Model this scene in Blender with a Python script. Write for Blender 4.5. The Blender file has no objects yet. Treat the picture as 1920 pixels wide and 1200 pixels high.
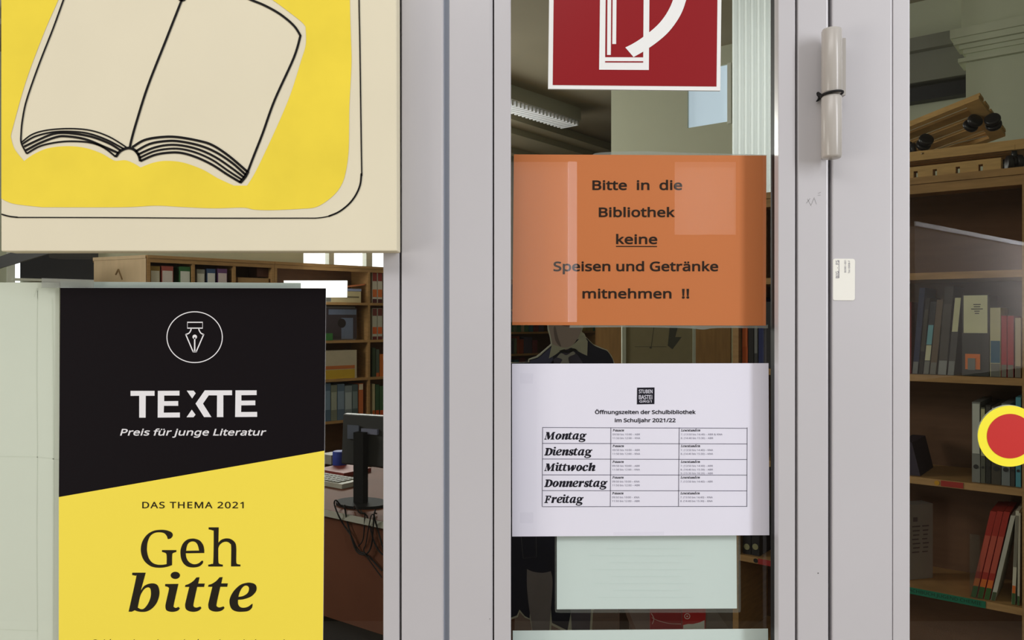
import bpy, math, random
from mathutils import Vector
random.seed(7)
sc = bpy.context.scene
COL = sc.collection

# ------------------------------------------------------------------ camera, light, exposure
CAMD, FPX, CX, CY, EYE = 0.93, 1500.0, 960.0, 600.0, 1.5
cam = bpy.data.cameras.new('camera')
cam.sensor_width = 36.0
cam.lens = 36.0 * FPX / 1920.0
cam.clip_start = 0.02
camo = bpy.data.objects.new('camera', cam)
COL.objects.link(camo)
camo.location = (0, -CAMD, EYE)
camo.rotation_euler = (math.radians(90), 0, 0)
sc.camera = camo

sc.view_settings.view_transform = 'Standard'
sc.view_settings.look = 'None'
sc.view_settings.gamma = 1.0
sc.view_settings.exposure = 0.0
sc.view_settings.use_curve_mapping = False

wd = bpy.data.worlds.new('daylight')
sc.world = wd
wd.use_nodes = True
bg = wd.node_tree.nodes['Background']
bg.inputs[0].default_value = (0.975, 0.97, 0.98, 1)
bg.inputs[1].default_value = 0.8


def area(name, loc, target, sx, sy, power, col):
    l = bpy.data.lights.new(name, 'AREA')
    l.shape = 'RECTANGLE'
    l.size, l.size_y = sx, sy
    l.energy = power
    l.color = col
    o = bpy.data.objects.new(name, l)
    COL.objects.link(o)
    o.location = loc
    d = Vector(target) - Vector(loc)
    o.rotation_euler = d.to_track_quat('-Z', 'Y').to_euler()
    return o


# daylight from the corridor window on the right, then two added corridor fill lamps
area('corridor_window_light', (2.5, -2.45, 2.4), (0.1, 0.0, 1.6), 0.42, 2.0, 56, (0.93, 0.95, 1.0))
area('corridor_overhead_fill', (-1.0, -2.0, 3.2), (-0.4, 0.0, 0.9), 2.4, 0.5, 19, (1.0, 0.97, 0.95))  # added overhead fill, no ceiling lamp is built
area('corridor_left_fill', (-3.1, -2.0, 0.95), (0.0, 0.0, 1.2), 1.2, 1.3, 34, (1.0, 0.95, 0.88))  # added warm fill from low left, no window stands there
# added lamp that brightens the white wall panel across the corridor
area('panel_fill_light', (1.35, -1.75, 2.95), (1.9, -2.3, 1.4), 0.5, 0.3, 20, (1.0, 0.97, 0.93))
# daylight through the library's own windows, then two added lamps
area('library_window_light', (-1.6, 6.3, 2.7), (0.3, 3.0, 1.2), 1.6, 1.0, 100, (1.0, 0.99, 0.93))
area('library_side_window_light', (1.0, 4.9, 2.4), (-0.4, 3.0, 1.3), 0.8, 0.6, 7, (1.0, 0.99, 0.95))
area('library_left_fill', (-4.5, 1.7, 2.7), (0.6, 4.0, 2.0), 1.2, 1.0, 70, (1.0, 0.98, 0.94))  # added fill from the left, no window stands there
area('curtain_back_fill', (1.5, 3.95, 2.7), (1.05, 2.0, 2.5), 0.5, 1.2, 5.0, (1.0, 0.99, 0.96))  # added lamp behind the curtain, no window stands there


# ------------------------------------------------------------------ helpers
def S(y):
    return (CAMD + y) / FPX


def W(px, py, y=0.0):
    """the point that stands at depth y and is seen at (px, py)"""
    s = S(y)
    return ((px - CX) * s, y, EYE - (py - CY) * s)


def lin(c):
    r = []
    for v in c:
        v = v / 255.0
        r.append(v / 12.92 if v <= 0.04045 else ((v + 0.055) / 1.055) ** 2.4)
    return tuple(r) + (1.0,)


MATS = {}


def mat(name, rgb, rough=0.6, spec=0.35, var=0.0, scale=20.0, bump=0.0, grain=None, metal=0.0, emit=0.0):
    if name in MATS:
        return MATS[name]
    m = bpy.data.materials.new(name)
    m.use_nodes = True
    nt = m.node_tree
    b = nt.nodes['Principled BSDF']
    c = lin(rgb)
    b.inputs['Base Color'].default_value = c
    b.inputs['Roughness'].default_value = rough
    b.inputs['Specular IOR Level'].default_value = spec
    b.inputs['Metallic'].default_value = metal
    if emit:
        b.inputs['Emission Color'].default_value = c
        b.inputs['Emission Strength'].default_value = emit
    if var or bump:
        tc = nt.nodes.new('ShaderNodeTexCoord')
        mp = nt.nodes.new('ShaderNodeMapping')
        nt.links.new(tc.outputs['Object'], mp.inputs[0])
        if grain:
            mp.inputs['Scale'].default_value = grain
        n = nt.nodes.new('ShaderNodeTexNoise')
        n.inputs['Scale'].default_value = scale
        n.inputs['Detail'].default_value = 4
        nt.links.new(mp.outputs[0], n.inputs['Vector'])
        if var:
            r = nt.nodes.new('ShaderNodeValToRGB')
            r.color_ramp.elements[0].position = 0.3
            r.color_ramp.elements[1].position = 0.7
            r.color_ramp.elements[0].color = tuple(x * (1 - var) for x in c[:3]) + (1,)
            r.color_ramp.elements[1].color = tuple(min(1, x * (1 + var)) for x in c[:3]) + (1,)
            nt.links.new(n.outputs['Fac'], r.inputs[0])
            nt.links.new(r.outputs[0], b.inputs['Base Color'])
        if bump:
            bp = nt.nodes.new('ShaderNodeBump')
            bp.inputs['Strength'].default_value = bump
            bp.inputs['Distance'].default_value = 0.002
            nt.links.new(n.outputs['Fac'], bp.inputs['Height'])
            nt.links.new(bp.outputs[0], b.inputs['Normal'])
    MATS[name] = m
    return m


def clear_mat(name, tint, refl=1.0, rough=0.0, ior=1.45, haze=0.0, hazecol=(200, 200, 195)):
    """clear glass or film: passes light straight through, mirrors by Fresnel, with an optional milky share"""
    m = bpy.data.materials.new(name)
    m.use_nodes = True
    nt = m.node_tree
    nt.nodes.clear()
    out = nt.nodes.new('ShaderNodeOutputMaterial')
    tr = nt.nodes.new('ShaderNodeBsdfTransparent')
    tr.inputs[0].default_value = tint + (1,)
    gl = nt.nodes.new('ShaderNodeBsdfGlossy')
    gl.inputs['Roughness'].default_value = rough
    fr = nt.nodes.new('ShaderNodeFresnel')
    fr.inputs[0].default_value = ior
    ml = nt.nodes.new('ShaderNodeMath')
    ml.operation = 'MULTIPLY'
    ml.inputs[1].default_value = refl
    geo = nt.nodes.new('ShaderNodeNewGeometry')
    inv = nt.nodes.new('ShaderNodeMath')
    inv.operation = 'SUBTRACT'
    inv.inputs[0].default_value = 1.0
    nt.links.new(geo.outputs['Backfacing'], inv.inputs[1])
    fm = nt.nodes.new('ShaderNodeMath')
    fm.operation = 'MULTIPLY'
    nt.links.new(fr.outputs[0], fm.inputs[0])
    nt.links.new(inv.outputs[0], fm.inputs[1])
    ml.use_clamp = True
    nt.links.new(fm.outputs[0], ml.inputs[0])
    base = tr
    if haze:
        df = nt.nodes.new('ShaderNodeBsdfDiffuse')
        df.inputs[0].default_value = lin(hazecol)
        hx = nt.nodes.new('ShaderNodeMixShader')
        hx.inputs[0].default_value = haze
        nt.links.new(tr.outputs[0], hx.inputs[1])
        nt.links.new(df.outputs[0], hx.inputs[2])
        base = hx
    mx = nt.nodes.new('ShaderNodeMixShader')
    nt.links.new(ml.outputs[0], mx.inputs[0])
    nt.links.new(base.outputs[0], mx.inputs[1])
    nt.links.new(gl.outputs[0], mx.inputs[2])
    nt.links.new(mx.outputs[0], out.inputs[0])
    return m


class MB:
    """collects shapes in world space and links them as one mesh object"""

    def __init__(self):
        self.v, self.f, self.m, self.s = [], [], [], []
        self.mi = 0
        self.sm = False

    def add(self, vs, fs):
        o = len(self.v)
        self.v += [tuple(p) for p in vs]
        for f in fs:
            self.f.append([o + i for i in f])
            self.m.append(self.mi)
            self.s.append(self.sm)
        return self

    def hexa(self, p):
        """8 corners: 0-3 one side in order, 4-7 the opposite side"""
        return self.add(p, [(0, 1, 2, 3), (7, 6, 5, 4), (0, 4, 5, 1), (1, 5, 6, 2), (2, 6, 7, 3), (3, 7, 4, 0)])

    def box(self, x0, x1, y0, y1, z0, z1):
        return self.hexa([(x0, y0, z0), (x1, y0, z0), (x1, y0, z1), (x0, y0, z1),
                          (x0, y1, z0), (x1, y1, z0), (x1, y1, z1), (x0, y1, z1)])

    def slab(self, quad, t):
        """a sheet: quad of 4 points facing -y, thickness t towards +y"""
        return self.hexa(list(quad) + [(p[0], p[1] + t, p[2]) for p in quad])

    def prism(self, poly, off):
        n = len(poly)
        a = [tuple(p) for p in poly]
        b = [(p[0] + off[0], p[1] + off[1], p[2] + off[2]) for p in poly]
        return self.add(a + b, [tuple(range(n)), tuple(reversed(range(n, 2 * n)))] +
                        [(i, n + i, n + (i + 1) % n, (i + 1) % n) for i in range(n)])

    def tube(self, pts, r, n=8, closed=False):
        pts = [Vector(p) for p in pts]
        rings = []
        N = len(pts)
        up = Vector((0.31, 0.22, 0.92)).normalized()
        for i, p in enumerate(pts):
            if closed:
                t = pts[(i + 1) % N] - pts[i - 1]
            else:
                t = pts[min(i + 1, N - 1)] - pts[max(i - 1, 0)]
            t.normalize()
            a = t.cross(up)
            if a.length < 1e-4:
                a = t.cross(Vector((1, 0, 0)))
            a.normalize()
            b = t.cross(a)
            rr = r[i] if isinstance(r, (list, tuple)) else r
            rings.append([p + (a * math.cos(2 * math.pi * k / n) + b * math.sin(2 * math.pi * k / n)) * rr for k in range(n)])
        vs = [q for ring in rings for q in ring]
        fs = []
        for i in range(N if closed else N - 1):
            j = (i + 1) % N
            for k in range(n):
                fs.append((i * n + k, i * n + (k + 1) % n, j * n + (k + 1) % n, j * n + k))
        if not closed:
            fs.append(tuple(range(n)))
            fs.append(tuple(reversed(range((N - 1) * n, N * n))))
        return self.add(vs, fs)

    def cyl(self, c, axis, r, h, n=24, bev=0.0):
        """cylinder centred on c along axis, edges rounded by bev"""
        ax = Vector(axis).normalized()
        c = Vector(c)
        prof = [(-h / 2, r)] if not bev else [(-h / 2, r - bev), (-h / 2 + bev * 0.3, r - bev * 0.3), (-h / 2 + bev, r)]
        prof = prof + [(-z, q) for z, q in reversed(prof)]
        a = ax.cross(Vector((0.1, 0.9, 0.3)))
        a.normalize()
        b = ax.cross(a)
        vs, fs = [], []
        for z, q in prof:
            vs += [c + ax * z + (a * math.cos(2 * math.pi * k / n) + b * math.sin(2 * math.pi * k / n)) * q for k in range(n)]
        m = len(prof)
        for i in range(m - 1):
            for k in range(n):
                fs.append((i * n + k, i * n + (k + 1) % n, (i + 1) * n + (k + 1) % n, (i + 1) * n + k))
        fs.append(tuple(reversed(range(n))))
        fs.append(tuple(range((m - 1) * n, m * n)))
        return self.add(vs, fs)

    # --- flat marks given in photo coordinates on the plane at depth y
    def flat(self, contours, y):
        vs, fs = fill(contours)
        return self.add([W(p[0], p[1], y) for p in vs], fs)

    def poly(self, pts, y):
        return self.add([W(p[0], p[1], y) for p in pts], [tuple(range(len(pts)))])

    def ribbon(self, pts, w, y, smooth=True, closed=False):
        ps = catmull(pts, closed) if smooth and len(pts) > 2 else list(pts)
        n = len(ps)
        L, R = [], []
        for i, p in enumerate(ps):
            if closed:
                a, b = ps[i - 1], ps[(i + 1) % n]
            else:
                a, b = ps[max(i - 1, 0)], ps[min(i + 1, n - 1)]
            dx, dy = b[0] - a[0], b[1] - a[1]
            l = math.hypot(dx, dy) or 1
            nx, ny = -dy / l * w / 2, dx / l * w / 2
            L.append((p[0] + nx, p[1] + ny))
            R.append((p[0] - nx, p[1] - ny))
        vs = [W(p[0], p[1], y) for p in L + R]
        fs = [(i, (i + 1) % n, n + (i + 1) % n, n + i) for i in range(n if closed else n - 1)]
        return self.add(vs, fs)

    def build(self, name, mats, parent=None, origin=None):
        me = bpy.data.meshes.new(name)
        root = parent
        if origin is None:
            if parent is not None:
                origin = WLOC[parent.name]
            else:
                xs = [p[0] for p in self.v]
                ys = [p[1] for p in self.v]
                zs = [p[2] for p in self.v]
                origin = ((min(xs) + max(xs)) / 2, (min(ys) + max(ys)) / 2, min(zs))
        me.from_pydata([(p[0] - origin[0], p[1] - origin[1], p[2] - origin[2]) for p in self.v], [], self.f)
        if not isinstance(mats, (list, tuple)):
            mats = [mats]
        for m in mats:
            me.materials.append(m)
        for p, i, s in zip(me.polygons, self.m, self.s):
            p.material_index = min(i, len(mats) - 1)
            p.use_smooth = s
        me.update()
        o = bpy.data.objects.new(name, me)
        COL.objects.link(o)
        if parent is not None:
            o.parent = parent
            pl = WLOC[parent.name]
            o.location = (origin[0] - pl[0], origin[1] - pl[1], origin[2] - pl[2])
        else:
            o.location = origin
        WLOC[o.name] = tuple(origin)
        return o


WLOC = {}


def tag(o, label=None, cat=None, group=None, kind=None):
    if label:
        o['label'] = label
    if cat:
        o['category'] = cat
    if group:
        o['group'] = group
    if kind:
        o['kind'] = kind
    return o


def thing(name, label, cat, loc, group=None, kind=None):
    o = bpy.data.objects.new(name, None)
    o.empty_display_size = 0.05
    COL.objects.link(o)
    o.location = loc
    WLOC[o.name] = tuple(loc)
    return tag(o, label, cat, group, kind)


def catmull(pts, closed=False, n=6):
    out = []
    N = len(pts)
    for i in range(N if closed else N - 1):
        def g(k):
            return pts[k % N] if closed else pts[min(max(k, 0), N - 1)]
        p0, p1, p2, p3 = g(i - 1), g(i), g(i + 1), g(i + 2)
        for k in range(n):
            t = k / n
            out.append(tuple(0.5 * (2 * p1[j] + (p2[j] - p0[j]) * t + (2 * p0[j] - 5 * p1[j] + 4 * p2[j] - p3[j]) * t * t +
                                    (3 * p1[j] - p0[j] - 3 * p2[j] + p3[j]) * t ** 3) for j in range(len(p1))))
    if not closed:
        out.append(tuple(pts[-1]))
    return out


def fill(contours, offset=0.0):
    """fill closed outlines (even-odd, so inner outlines are holes); returns 2D verts and faces"""
    cu = bpy.data.curves.new('outline', 'CURVE')
    cu.dimensions = '2D'
    cu.fill_mode = 'FRONT'
    for c in contours:
        sp = cu.splines.new('POLY')
        sp.points.add(len(c) - 1)
        for i, p in enumerate(c):
            sp.points[i].co = (p[0], -p[1], 0, 1)
        sp.use_cyclic_u = True
    cu.offset = offset
    o = bpy.data.objects.new('outline', cu)
    COL.objects.link(o)
    me = bpy.data.meshes.new_from_object(o.evaluated_get(bpy.context.evaluated_depsgraph_get()))
    vs = [(v.co.x, -v.co.y) for v in me.vertices]
    fs = [tuple(p.vertices) for p in me.polygons]
    bpy.data.meshes.remove(me)
    bpy.data.objects.remove(o)
    bpy.data.curves.remove(cu)
    return vs, fs


def smooth(spec, n=5):
    """outline points; a third entry marks a corner. Runs between corners are smoothed."""
    pts = [(p[0], p[1]) for p in spec]
    cor = [i for i, p in enumerate(spec) if len(p) > 2]
    N = len(pts)
    if not cor:
        return catmull(pts, True, n)
    out = []
    for q, i in enumerate(cor):
        j = cor[(q + 1) % len(cor)]
        k = j if j > i else j + N
        run = [pts[t % N] for t in range(i, k + 1)]
        if len(run) == 2:
            out.append(run[0])
        else:
            out += catmull(run, False, n)[:-1]
    return out


def ell(cx, cy, rx, ry, n=40):
    return [(cx + rx * math.cos(2 * math.pi * k / n), cy + ry * math.sin(2 * math.pi * k / n)) for k in range(n)]


# ------------------------------------------------------------------ lettering: outlines of a plain sans alphabet
FONT = {
    "!": "1F 0S2<0M0l0=0l0.0l/|0l/u2</o3j/h5;0(5;0D5;0b5;0Z3j /a/>/a/Q/a/f/f/t/o/|/y0'0(0+050+0C0+0N0'0X/|0c/t0h/f0h/Q0h/>0c/00X/(0N.|0C.x05.x0(.x/y.|/o/(/f/0",
    "&": "5I 1C5C1c5C2#5C2;5>2P552f5+2u4z3$4g3/4T354>354$353_3*3B2q3*2Z2p2?2Y1{2F2Q1q3)1?3^0j3l0z3w104#1F4,1]431t49204Q204i205$204y1k4n1J4a1-4S0l4C0R4.0<4U/s4}/L5G/&5(/&4e/&4D/&4-/<3r/S3Z/j3J/Z38/M3$/B2n/72X/.2A/(2).~1l.{1M.{1(.{0e/$0I/00./</v/N/h/f/X/~/Q0=/Q0`/Q0{/U16/`1J/j1_/y1p0.2#0A220W2A0q2P0f2]0Z2k0O2y0D3*0<39053I0.3Y0*3l0*4!0*4<004S0<4g0H4y0Y5+0p551)5> 1w1I1?2#1+1u0x1j0j1^0]1R0Q1E0J170B1)0>0v0>0c0>0D0H0-0]/x0q/f1./^1O/^1s/^23/c2L/n2e/z2z0*3-092R0p 1v4g1`4g1I4g174a1(4T0w4H0p480p4#0p3m0u3Z1!3J1-391;3'1O2q1o3&2)37263G2D3X2K3l2K4$2K472D4G284S2+4a",
    "(": "1` /F0|/F1J/F1w/J2D/S2o/[3</i3e/z4.0/4S0E4w0a5;0w5;105;1G5;0~4e0b4-0N3M0;2m012.011K010~060T0>0,0G/`0S/80e.o0v.I1-.%1F-`10-`0w-`0a-`0E.#0/.E/z.k/i/3/[/[/S0(/J0Q",
    ")": "1` 1?1w1?1J1?0|1:0Q120(1*/[0z/30i.k0V.E0@.#0%-`/l-`/U-`/?-`/W.%/m.I/~.o01/80>/`0F0,0O0T0S0~0S1K0S1v0O2B0F2m0>39013b/~4+/m4R/W4v/>5;/T5;/k5;0%5;0@4w0V4S0i4.0z3e1*3<122o1:2D",
    ",": "1E 0c/~0e/{0`/h0Y/S0R/=0J/'0B.o09.X00.B0(../|-x/k-x/X-x/G-x/L.//Q.E/W.]/].t/a/./f/E/j/]/m/q/p0'0,0'0E0'0_0'0a0$",
    "-": "1q 0+1&/F1&/F1:/F1O/F1e0+1e0l1e1P1e1P1O1P1:1P1&0l1&",
    ".": "1E /a/>/a/Q/a/f/f/t/o/|/y0'0'0+050+0C0+0N0'0X/|0c/t0h/f0h/Q0h/>0c/00X/(0N.|0C.x05.x0'.x/y.|/o/(/f/0",
    "/": "2< 1z5;245;1I340_1-/t/&/]/&/E/&/./&/v1-0a341K5;1c5;",
    "0": "4% 3Y2p3Y213Y1`3V153O0n3H0H3=0*3./m2{/S2h/?2N/226/%1v.{1S.{1(.{0a/*0D/A0(/Y/p/|/c0K/T0x/M1P/M21/M2p/T3H/a3u/n4D0%4f0A4~0]581%5C1S5C1~5C2E582b4~3!4f374D3E3u3R3H 082f0821081Y0<1-0C0g0K0D0X0*0j/u0|/d16/Z1S/Z1p/Z2+/d2</u2M0)2Z0C2c0g2k1-2o1Y2o212o2f2k352c3W2Z3{2M482<4I2+4[1p4d1S4d164d0|4[0j4I0X480K3{0C3W0<35",
    "1": "4% 2/1-2//&1u/&1^/&1F/&1F0O1F1z1F3F1F3V1F3d1F3n1F3y1G4&1G401H491H4C1I4M1@4D194=12471+411!4*0t3~0`3m0K3]063K0*3[/{3l/n3{0E4F0z4o1P5;1e5;1x5;2/5;2/34",
    "2": "4% 3W/;3W/&25/&0p/&/L/&/L/:/L/M/L/b0!070T0k1*1@1G1^1a1x1t212+2H2:2_2D2t2N3-2T3E2T3_2T4!2J4:284J2%4Z1i4c1K4c1/4c0s4_0^4T0H4J034=/z4,/m4</`4K/S4[/c4i/s4u0(5!0:5,0N540d5:0y5@125C1K5C1o5C215<2K502e5$2y4o3*4X394A3@4&3@3c3@3D3:3(3-2k2~2P2m262V1z2@1`2&1D1f1'1=0]0r050J/j0J/i0J/h0J/g1N/g2S/g3W/g3W/Q",
    "3": "4% 3A4:3A3n3A3S3=3=333*3)2t2y2e2g2X2T2M2?2D2'2@2'2>2'2=2'2<2U272x2)311n3H1U3S173S0n3S0L3K0.3</q3,/V2q/B2P/420/%1c.{1/.{0n.{0R.}08/%/{/)/c/1/J/=/J/S/J/j/J0#/c/t/}/k0</d0X/^0s/Y10/Y1d/Y2,/d2C/x2Z0/2f0K2f0o2f1*2`1>2R1M2F1[231g1x1n1`1u1C1x0~1x0k1x0X1x0E1x0E2/0E2D0E2X0X2X0l2X1!2X1A2X1]2]1r2f2*2o2:2|2E3/2P3@2U3R2U3i2U4(2L4=294L2&4]1j4d1I4d154d1!4b0o4^0^4Y0N4T0?4L014E0#4=/r43/f4C/Y4S/M4d/c4t/|5%0=510[5=1!5C1H5C2(5C2U552s4w334]",
    "4": "4% 3r0b3r0L3U0L390L2z0L2z/~2z/Q2z/&2d/&2L/&25/&25/Q25/~250L160L060L/70L/70a/70u/71,052Q123v205>2I5>2b5>2z5>2z3w2z2S2z1/391/3U1/3r1/3r0w 252L253,253:253F253R263^263i273s273}284*2844284=294F294N284N274N264N224D2,492&4.1|4!1v3u1p3m162w0Y2%/}1/0e1/1M1/251/251l",
    "5": "4% 182r1K2r1s2r282l2T2^2r2P3,2=3;2$3K1h3S1I3S1%3S0Y3J0739/x3(/Z2m/D2L/52,/&1c.{15.{0t.{0X.~0>/&0$/+/k/3/Y/=/Y/S/Y/k/Y0$/m/u0'/l0C/e0_/^0z/Z16/Z1R/Z1l/`2$/h29/q2I0!2U042b0G2h0_2h0{2h1C2[1a2D1u2-2,1f2613261$260p250]220I2/092-0-2*0!21/s29/g2@/n3>/v4</}5;1$5;2'5;3+5;3+5%3+4m3+4V2;4V1L4V0]4V0W3|0S3D0N2i0W2k0e2m0t2o1'2q",
    "6": "4% /R18/R1d/R2(/T2H/Y2i/^3,/f3K/r3h/}4(0/4A0C4X0W4o0q5#12501P5<1v5C2D5C2P5C2]5B2k5A2x5@3&5>3/5;3/5'3/4p3/4[3%4_2w4b2k4c2_4e2R4f2F4f1~4f1_4`1F4R1-4F0w450i3}0Y3h0O3N0I320B2s0>2U0=250>250@250A250J2B0T2M0a2X0m2c0|2k102q1B2w1V2y1n2y222y2O2s2i2e3%2V382C3F2)3T1l3[1K3[1&3[0[3T093E/y36/[2~/E2c/52G/&2&.{1^.{1B.{1(/#0n/-0U/70A/G0//]/z/r/l0//b0O/W0p 1H/Y1]/Y2!/Y2=/e2R/{2h032r0U2r1&2r1K2i1i2V1~2C262'2A1`2A1E2A102<0z210g2'0X1w0M1g0C1V0=1E0=140=1!0@0n0E0]0J0K0R0;0]0-0h/{0u/p1'/g16/_",
    "7": "4% 0Q/&07/&1)0t1y2f2k4V1`4V0T4V/I4V/I4m/I5%/I5;0n5;255;3Y5;3Y5(3Y4s3Y4a2i2l1w0x1)/&0l/&",
    "8": "4% 125C1S5C1u5C265=2P532j5)2~4v304b3?4M3F433F3r3F3Z3A3F37353-3$2}2r2m2e2[2W2I2K252A2M262c2)2v1x3,1j3<1X3G1F3S133Y0z3Y0_3Y0>3Q0#3A/h32/P2y/>2]/12@/$1|.{1U.{1,.{0f/$0H/00,/=/s/N/d/f/U/}/M0;/M0]/M0w/S11/_1D/j1W/x1i0-1w0@2(0S230i2=0U2H0D2T052c0&2p/w3#/n35/e3F/a3[/a3s/a44/h4L/w4a0)4u0=5(0W530r5= 060p060[060?0@0(0T/s0i/`1*/V1S/V1{/V2</`2Q/s2f0(2q0@2q0_2q0q2l1%2b132W1A2I1N271Y2%1e1m1o1S1x1O1z1K1|1G1}1/1s0x1h0h1[0W1P0K1B0C130:1$ 1r4g1R4g144g0y4`0f4P0R4B0I4.0I3p0I3[0M3K0W3=0a300n3%0~2x112o1C2f1V2]1i2e1z2n2,2x2;3$2F302O3>2X3K2]3]2]3p2]4.2S4B2@4P2.4`",
    "9": "4% 3W3)3W2Z3W293U1v3P1U3L143D0s390U3-092{/|2g/f2R/O29/=1x/11X/$13.{0e.{0Y.{0M.|0?.}01.~0%/#/y/&/y/:/y/N/y/c0%/`01/]0=/[0J/Y0W/X0c/X1,/X1K/_1d/k1|/w230+2A0@2P0U2Z0o2a1.2h1J2l1i2m2+2k2+2i2+2h2+2`1{2U1p2H1f2<1[2-1S1y1M1g1G1R1D1:1D0w1D0Y1K0@1Y0'1g/q1{/d28/U2Q/N2q/N39/N3b/V4(/f4E/u4c0-4y0I5+0e5;1(5C1M5C1i5C2&5=2=532U5)2j4v2|4a314K3>413H3n3R3N 1b4d1M4d1,4d0n4X0X4B0B4,083h083:082r0A2T0S2?0f2*1$1|1J1|1d1|1{2%202/2C2:2R2G2]2W2g2h2m2x2m3,2m3>2j3O2e3a2`3s2W4&2M442C4B264N2'4V1t4`",
    ":": "1E /a/>/a/Q/a/f/f/t/o/|/y0'0'0+050+0C0+0N0'0X/|0c/t0h/f0h/Q0h/>0c/00X/(0N.|0C.x05.x0'.x/y.|/o/(/f/0 /a3%/a39/a3M/f3[/o3d/y3l0'3p053p0C3p0N3l0X3d0c3[0h3M0h390h3%0c2t0X2l0N2c0C2_052_0'2_/y2c/o2l/f2t",
    "A": "4Z 4(/&3l/&3T/b3=0@3&0|260|1G0|0W0|0@0@0*/b/p/&/W/&/>/&/&/&/r1.0`351N5=1d5=1z5=235=2~353l1.4Z/&4A/& 2B2x2,3U2+3Y2(3b2$3m1~3x1z4'1v431s4?1p4H1n4N1k4D1i491f4.1c4#1`3v1]3m1Y3d1V3[1T3U1?2x1)2=0p1`1P1`201`2m1`2W2=",
    "B": "4d 1)5;1`5;2K5;3%503J4x3o4c4%4=4%3f4%3N3~3:3u3)3m2u3a2f3O2Z3?2N3+2F2q2B2q2A2q2?2q2>3,2:3A233U2)3j1|3y1m4'1Z421G481/480n480J400-3}/q3m/X3U/E37/92w/,2R/&2)/&1B/&0[/&/u/&/u1-/u34/u5;0N5; 1K2[1o2[2C2[2f2d2x2s3-3&363>363^363}3+472r4D2[4R274Y1d4Y1C4Y1$4Y0a4Y0a3y0a3;0a2[1'2[ 1)1|0a1|0a150a0L0a/d1*/d1Q/d1x/d2N/d2s/n3)0%3=083G0R3G0s3G1+3C1<3:1K311Z3!1g2k1o2U1x291|1s1|1M1|",
    "C": "4U 2p4`2U4`274`1x4Z1`4P1F4E11460}4!0l3k0_3R0U350L2u0G2T0G200G1^0N140^0o0m0K1&001C/z1a/h2)/^2T/^2o/^3)/`3@/e3V/i3m/n4&/u4&/`4&/J4&/53m/-3V/'3?/$3).}2j.{2J.{1m.{1;/*0q/B0I/Z0,/}/u0M/b0z/W1Q/W21/W2]/^3(/j3L/v3q0+430B4M0Y4h0w4|1<5-1_5<2*5C2V5C2t5C345@3O5:3k544'5,4<4~424j4)4T3|4@3j4H3V4O3@4V3*4]",
    "D": "5G 4s2t4s264s1R4h0y4O0M47/~3r/^3E/G2u/12>/&1[/&1&/&0M/&/u/&/u1-/u34/u5;0S5;115;1m5;2J5;2}503J4w3u4b494B4P3u4h3K 4&1D4&234&2g3{343j3U3X3v3@412|4A2[4Q244Y1c4Y1C4Y1#4Y0a4Y0a2|0a1A0a/e0{/e18/e1R/e2C/e2~/x3H0A3p0h",
    "E": "3u 3D/;3D/&25/&1&/&/u/&/u1-/u34/u5;1&5;255;3D5;3D5%3D4m3D4W2M4W1W4W0a4W0a3y0a3<0a2]1R2]2D2]352]352H3523351{2D1{1R1{0a1{0a160a0N0a/f1W/f2M/f3D/f3D/P",
    "F": "3V 0a/x0a/&0H/&00/&/u/&/u1-/u34/u5;1&5;255;3D5;3D5%3D4m3D4W2M4W1W4W0a4W0a3q0a3,0a2D1Q2D2C2D352D352/351w351b2C1b1Q1b0a1b0a0m",
    "G": "5F 2X2+2X2@3>2@4$2@4g2@4g1?4g0=4g/<4G/14(/*3f/%3E.}2~.{2U.{1w.{1D/*0x/B0O/Y00/|/x0L/b0y/W1P/W20/W2m/d3D/{3q064@0X4c1(4{1T562-5C2m5C305C3N5@3l5:4+544F5,4_4~4U4i4L4S4C4>4/4G3u4O3[4V3A4]3'4`2i4`2:4`1p4V1O4C1.400r3s0a3O0O3-0F2a0F200F1`0N170]0q0l0M1&011F/{1f/g23/^2g/^3#/^39/_3J/b3]/d3m/g3{/k3{0G3{1$3{1]3P1]3&1]2X1]2X1s",
    "H": "5P 4_1-4_/&4F/&4./&3r/&3r0#3r0}3r1z2m1z1g1z0a1z0a0}0a0#0a/&0H/&00/&/u/&/u1-/u34/u5;005;0H5;0a5;0a4F0a3Q0a2]1g2]2m2]3r2]3r3Q3r4F3r5;4.5;4F5;4_5;4_34",
    "I": "2! 1^/41^/&0u/&0//&/F/&/F/4/F/B/F/P/^/U/t/Z0-/`0-1@0-2}0-4^/t4c/^4i/F4n/F4|/F5-/F5;0/5;0u5;1^5;1^5-1^4|1^4n1G4i104c0w4^0w2}0w1@0w/`10/Z1G/U1^/P1^/B",
    "J": "1I /A-F/#-F.s-F.h-G.^-H.S-J.K-M.C-P.C-e.C-z.C.1.L./.U.-.`.+.i.*.s.).~.)//.)/;.,/G.1/S.6/^.@/f.M/m.Z/q.n/q/)/q1//q35/q5;0,5;0D5;0]5;0]370]130]//0].g0V.H0J.00=-u0,-c/r-W/[-K",
    "K": "4J 3X064J/&4./&3o/&3Q/&2k0%2&1$1?2#1+1o0t1^0a1L0a0_0a/q0a/&0H/&00/&/u/&/u1-/u34/u5;005;0H5;0a5;0a480a360a240q2F1$2Y152l1E2~1V331h3E2>4#2s4^3I5;3f5;4&5;4B5;3R4C2c3L1t2U2f1E",
    "L": "3Z 1'/&/u/&/u1-/u34/u5;005;0H5;0a5;0a3I0a1X0a/g1W/g2O/g3F/g3F/Q3F/;3F/&27/&",
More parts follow.
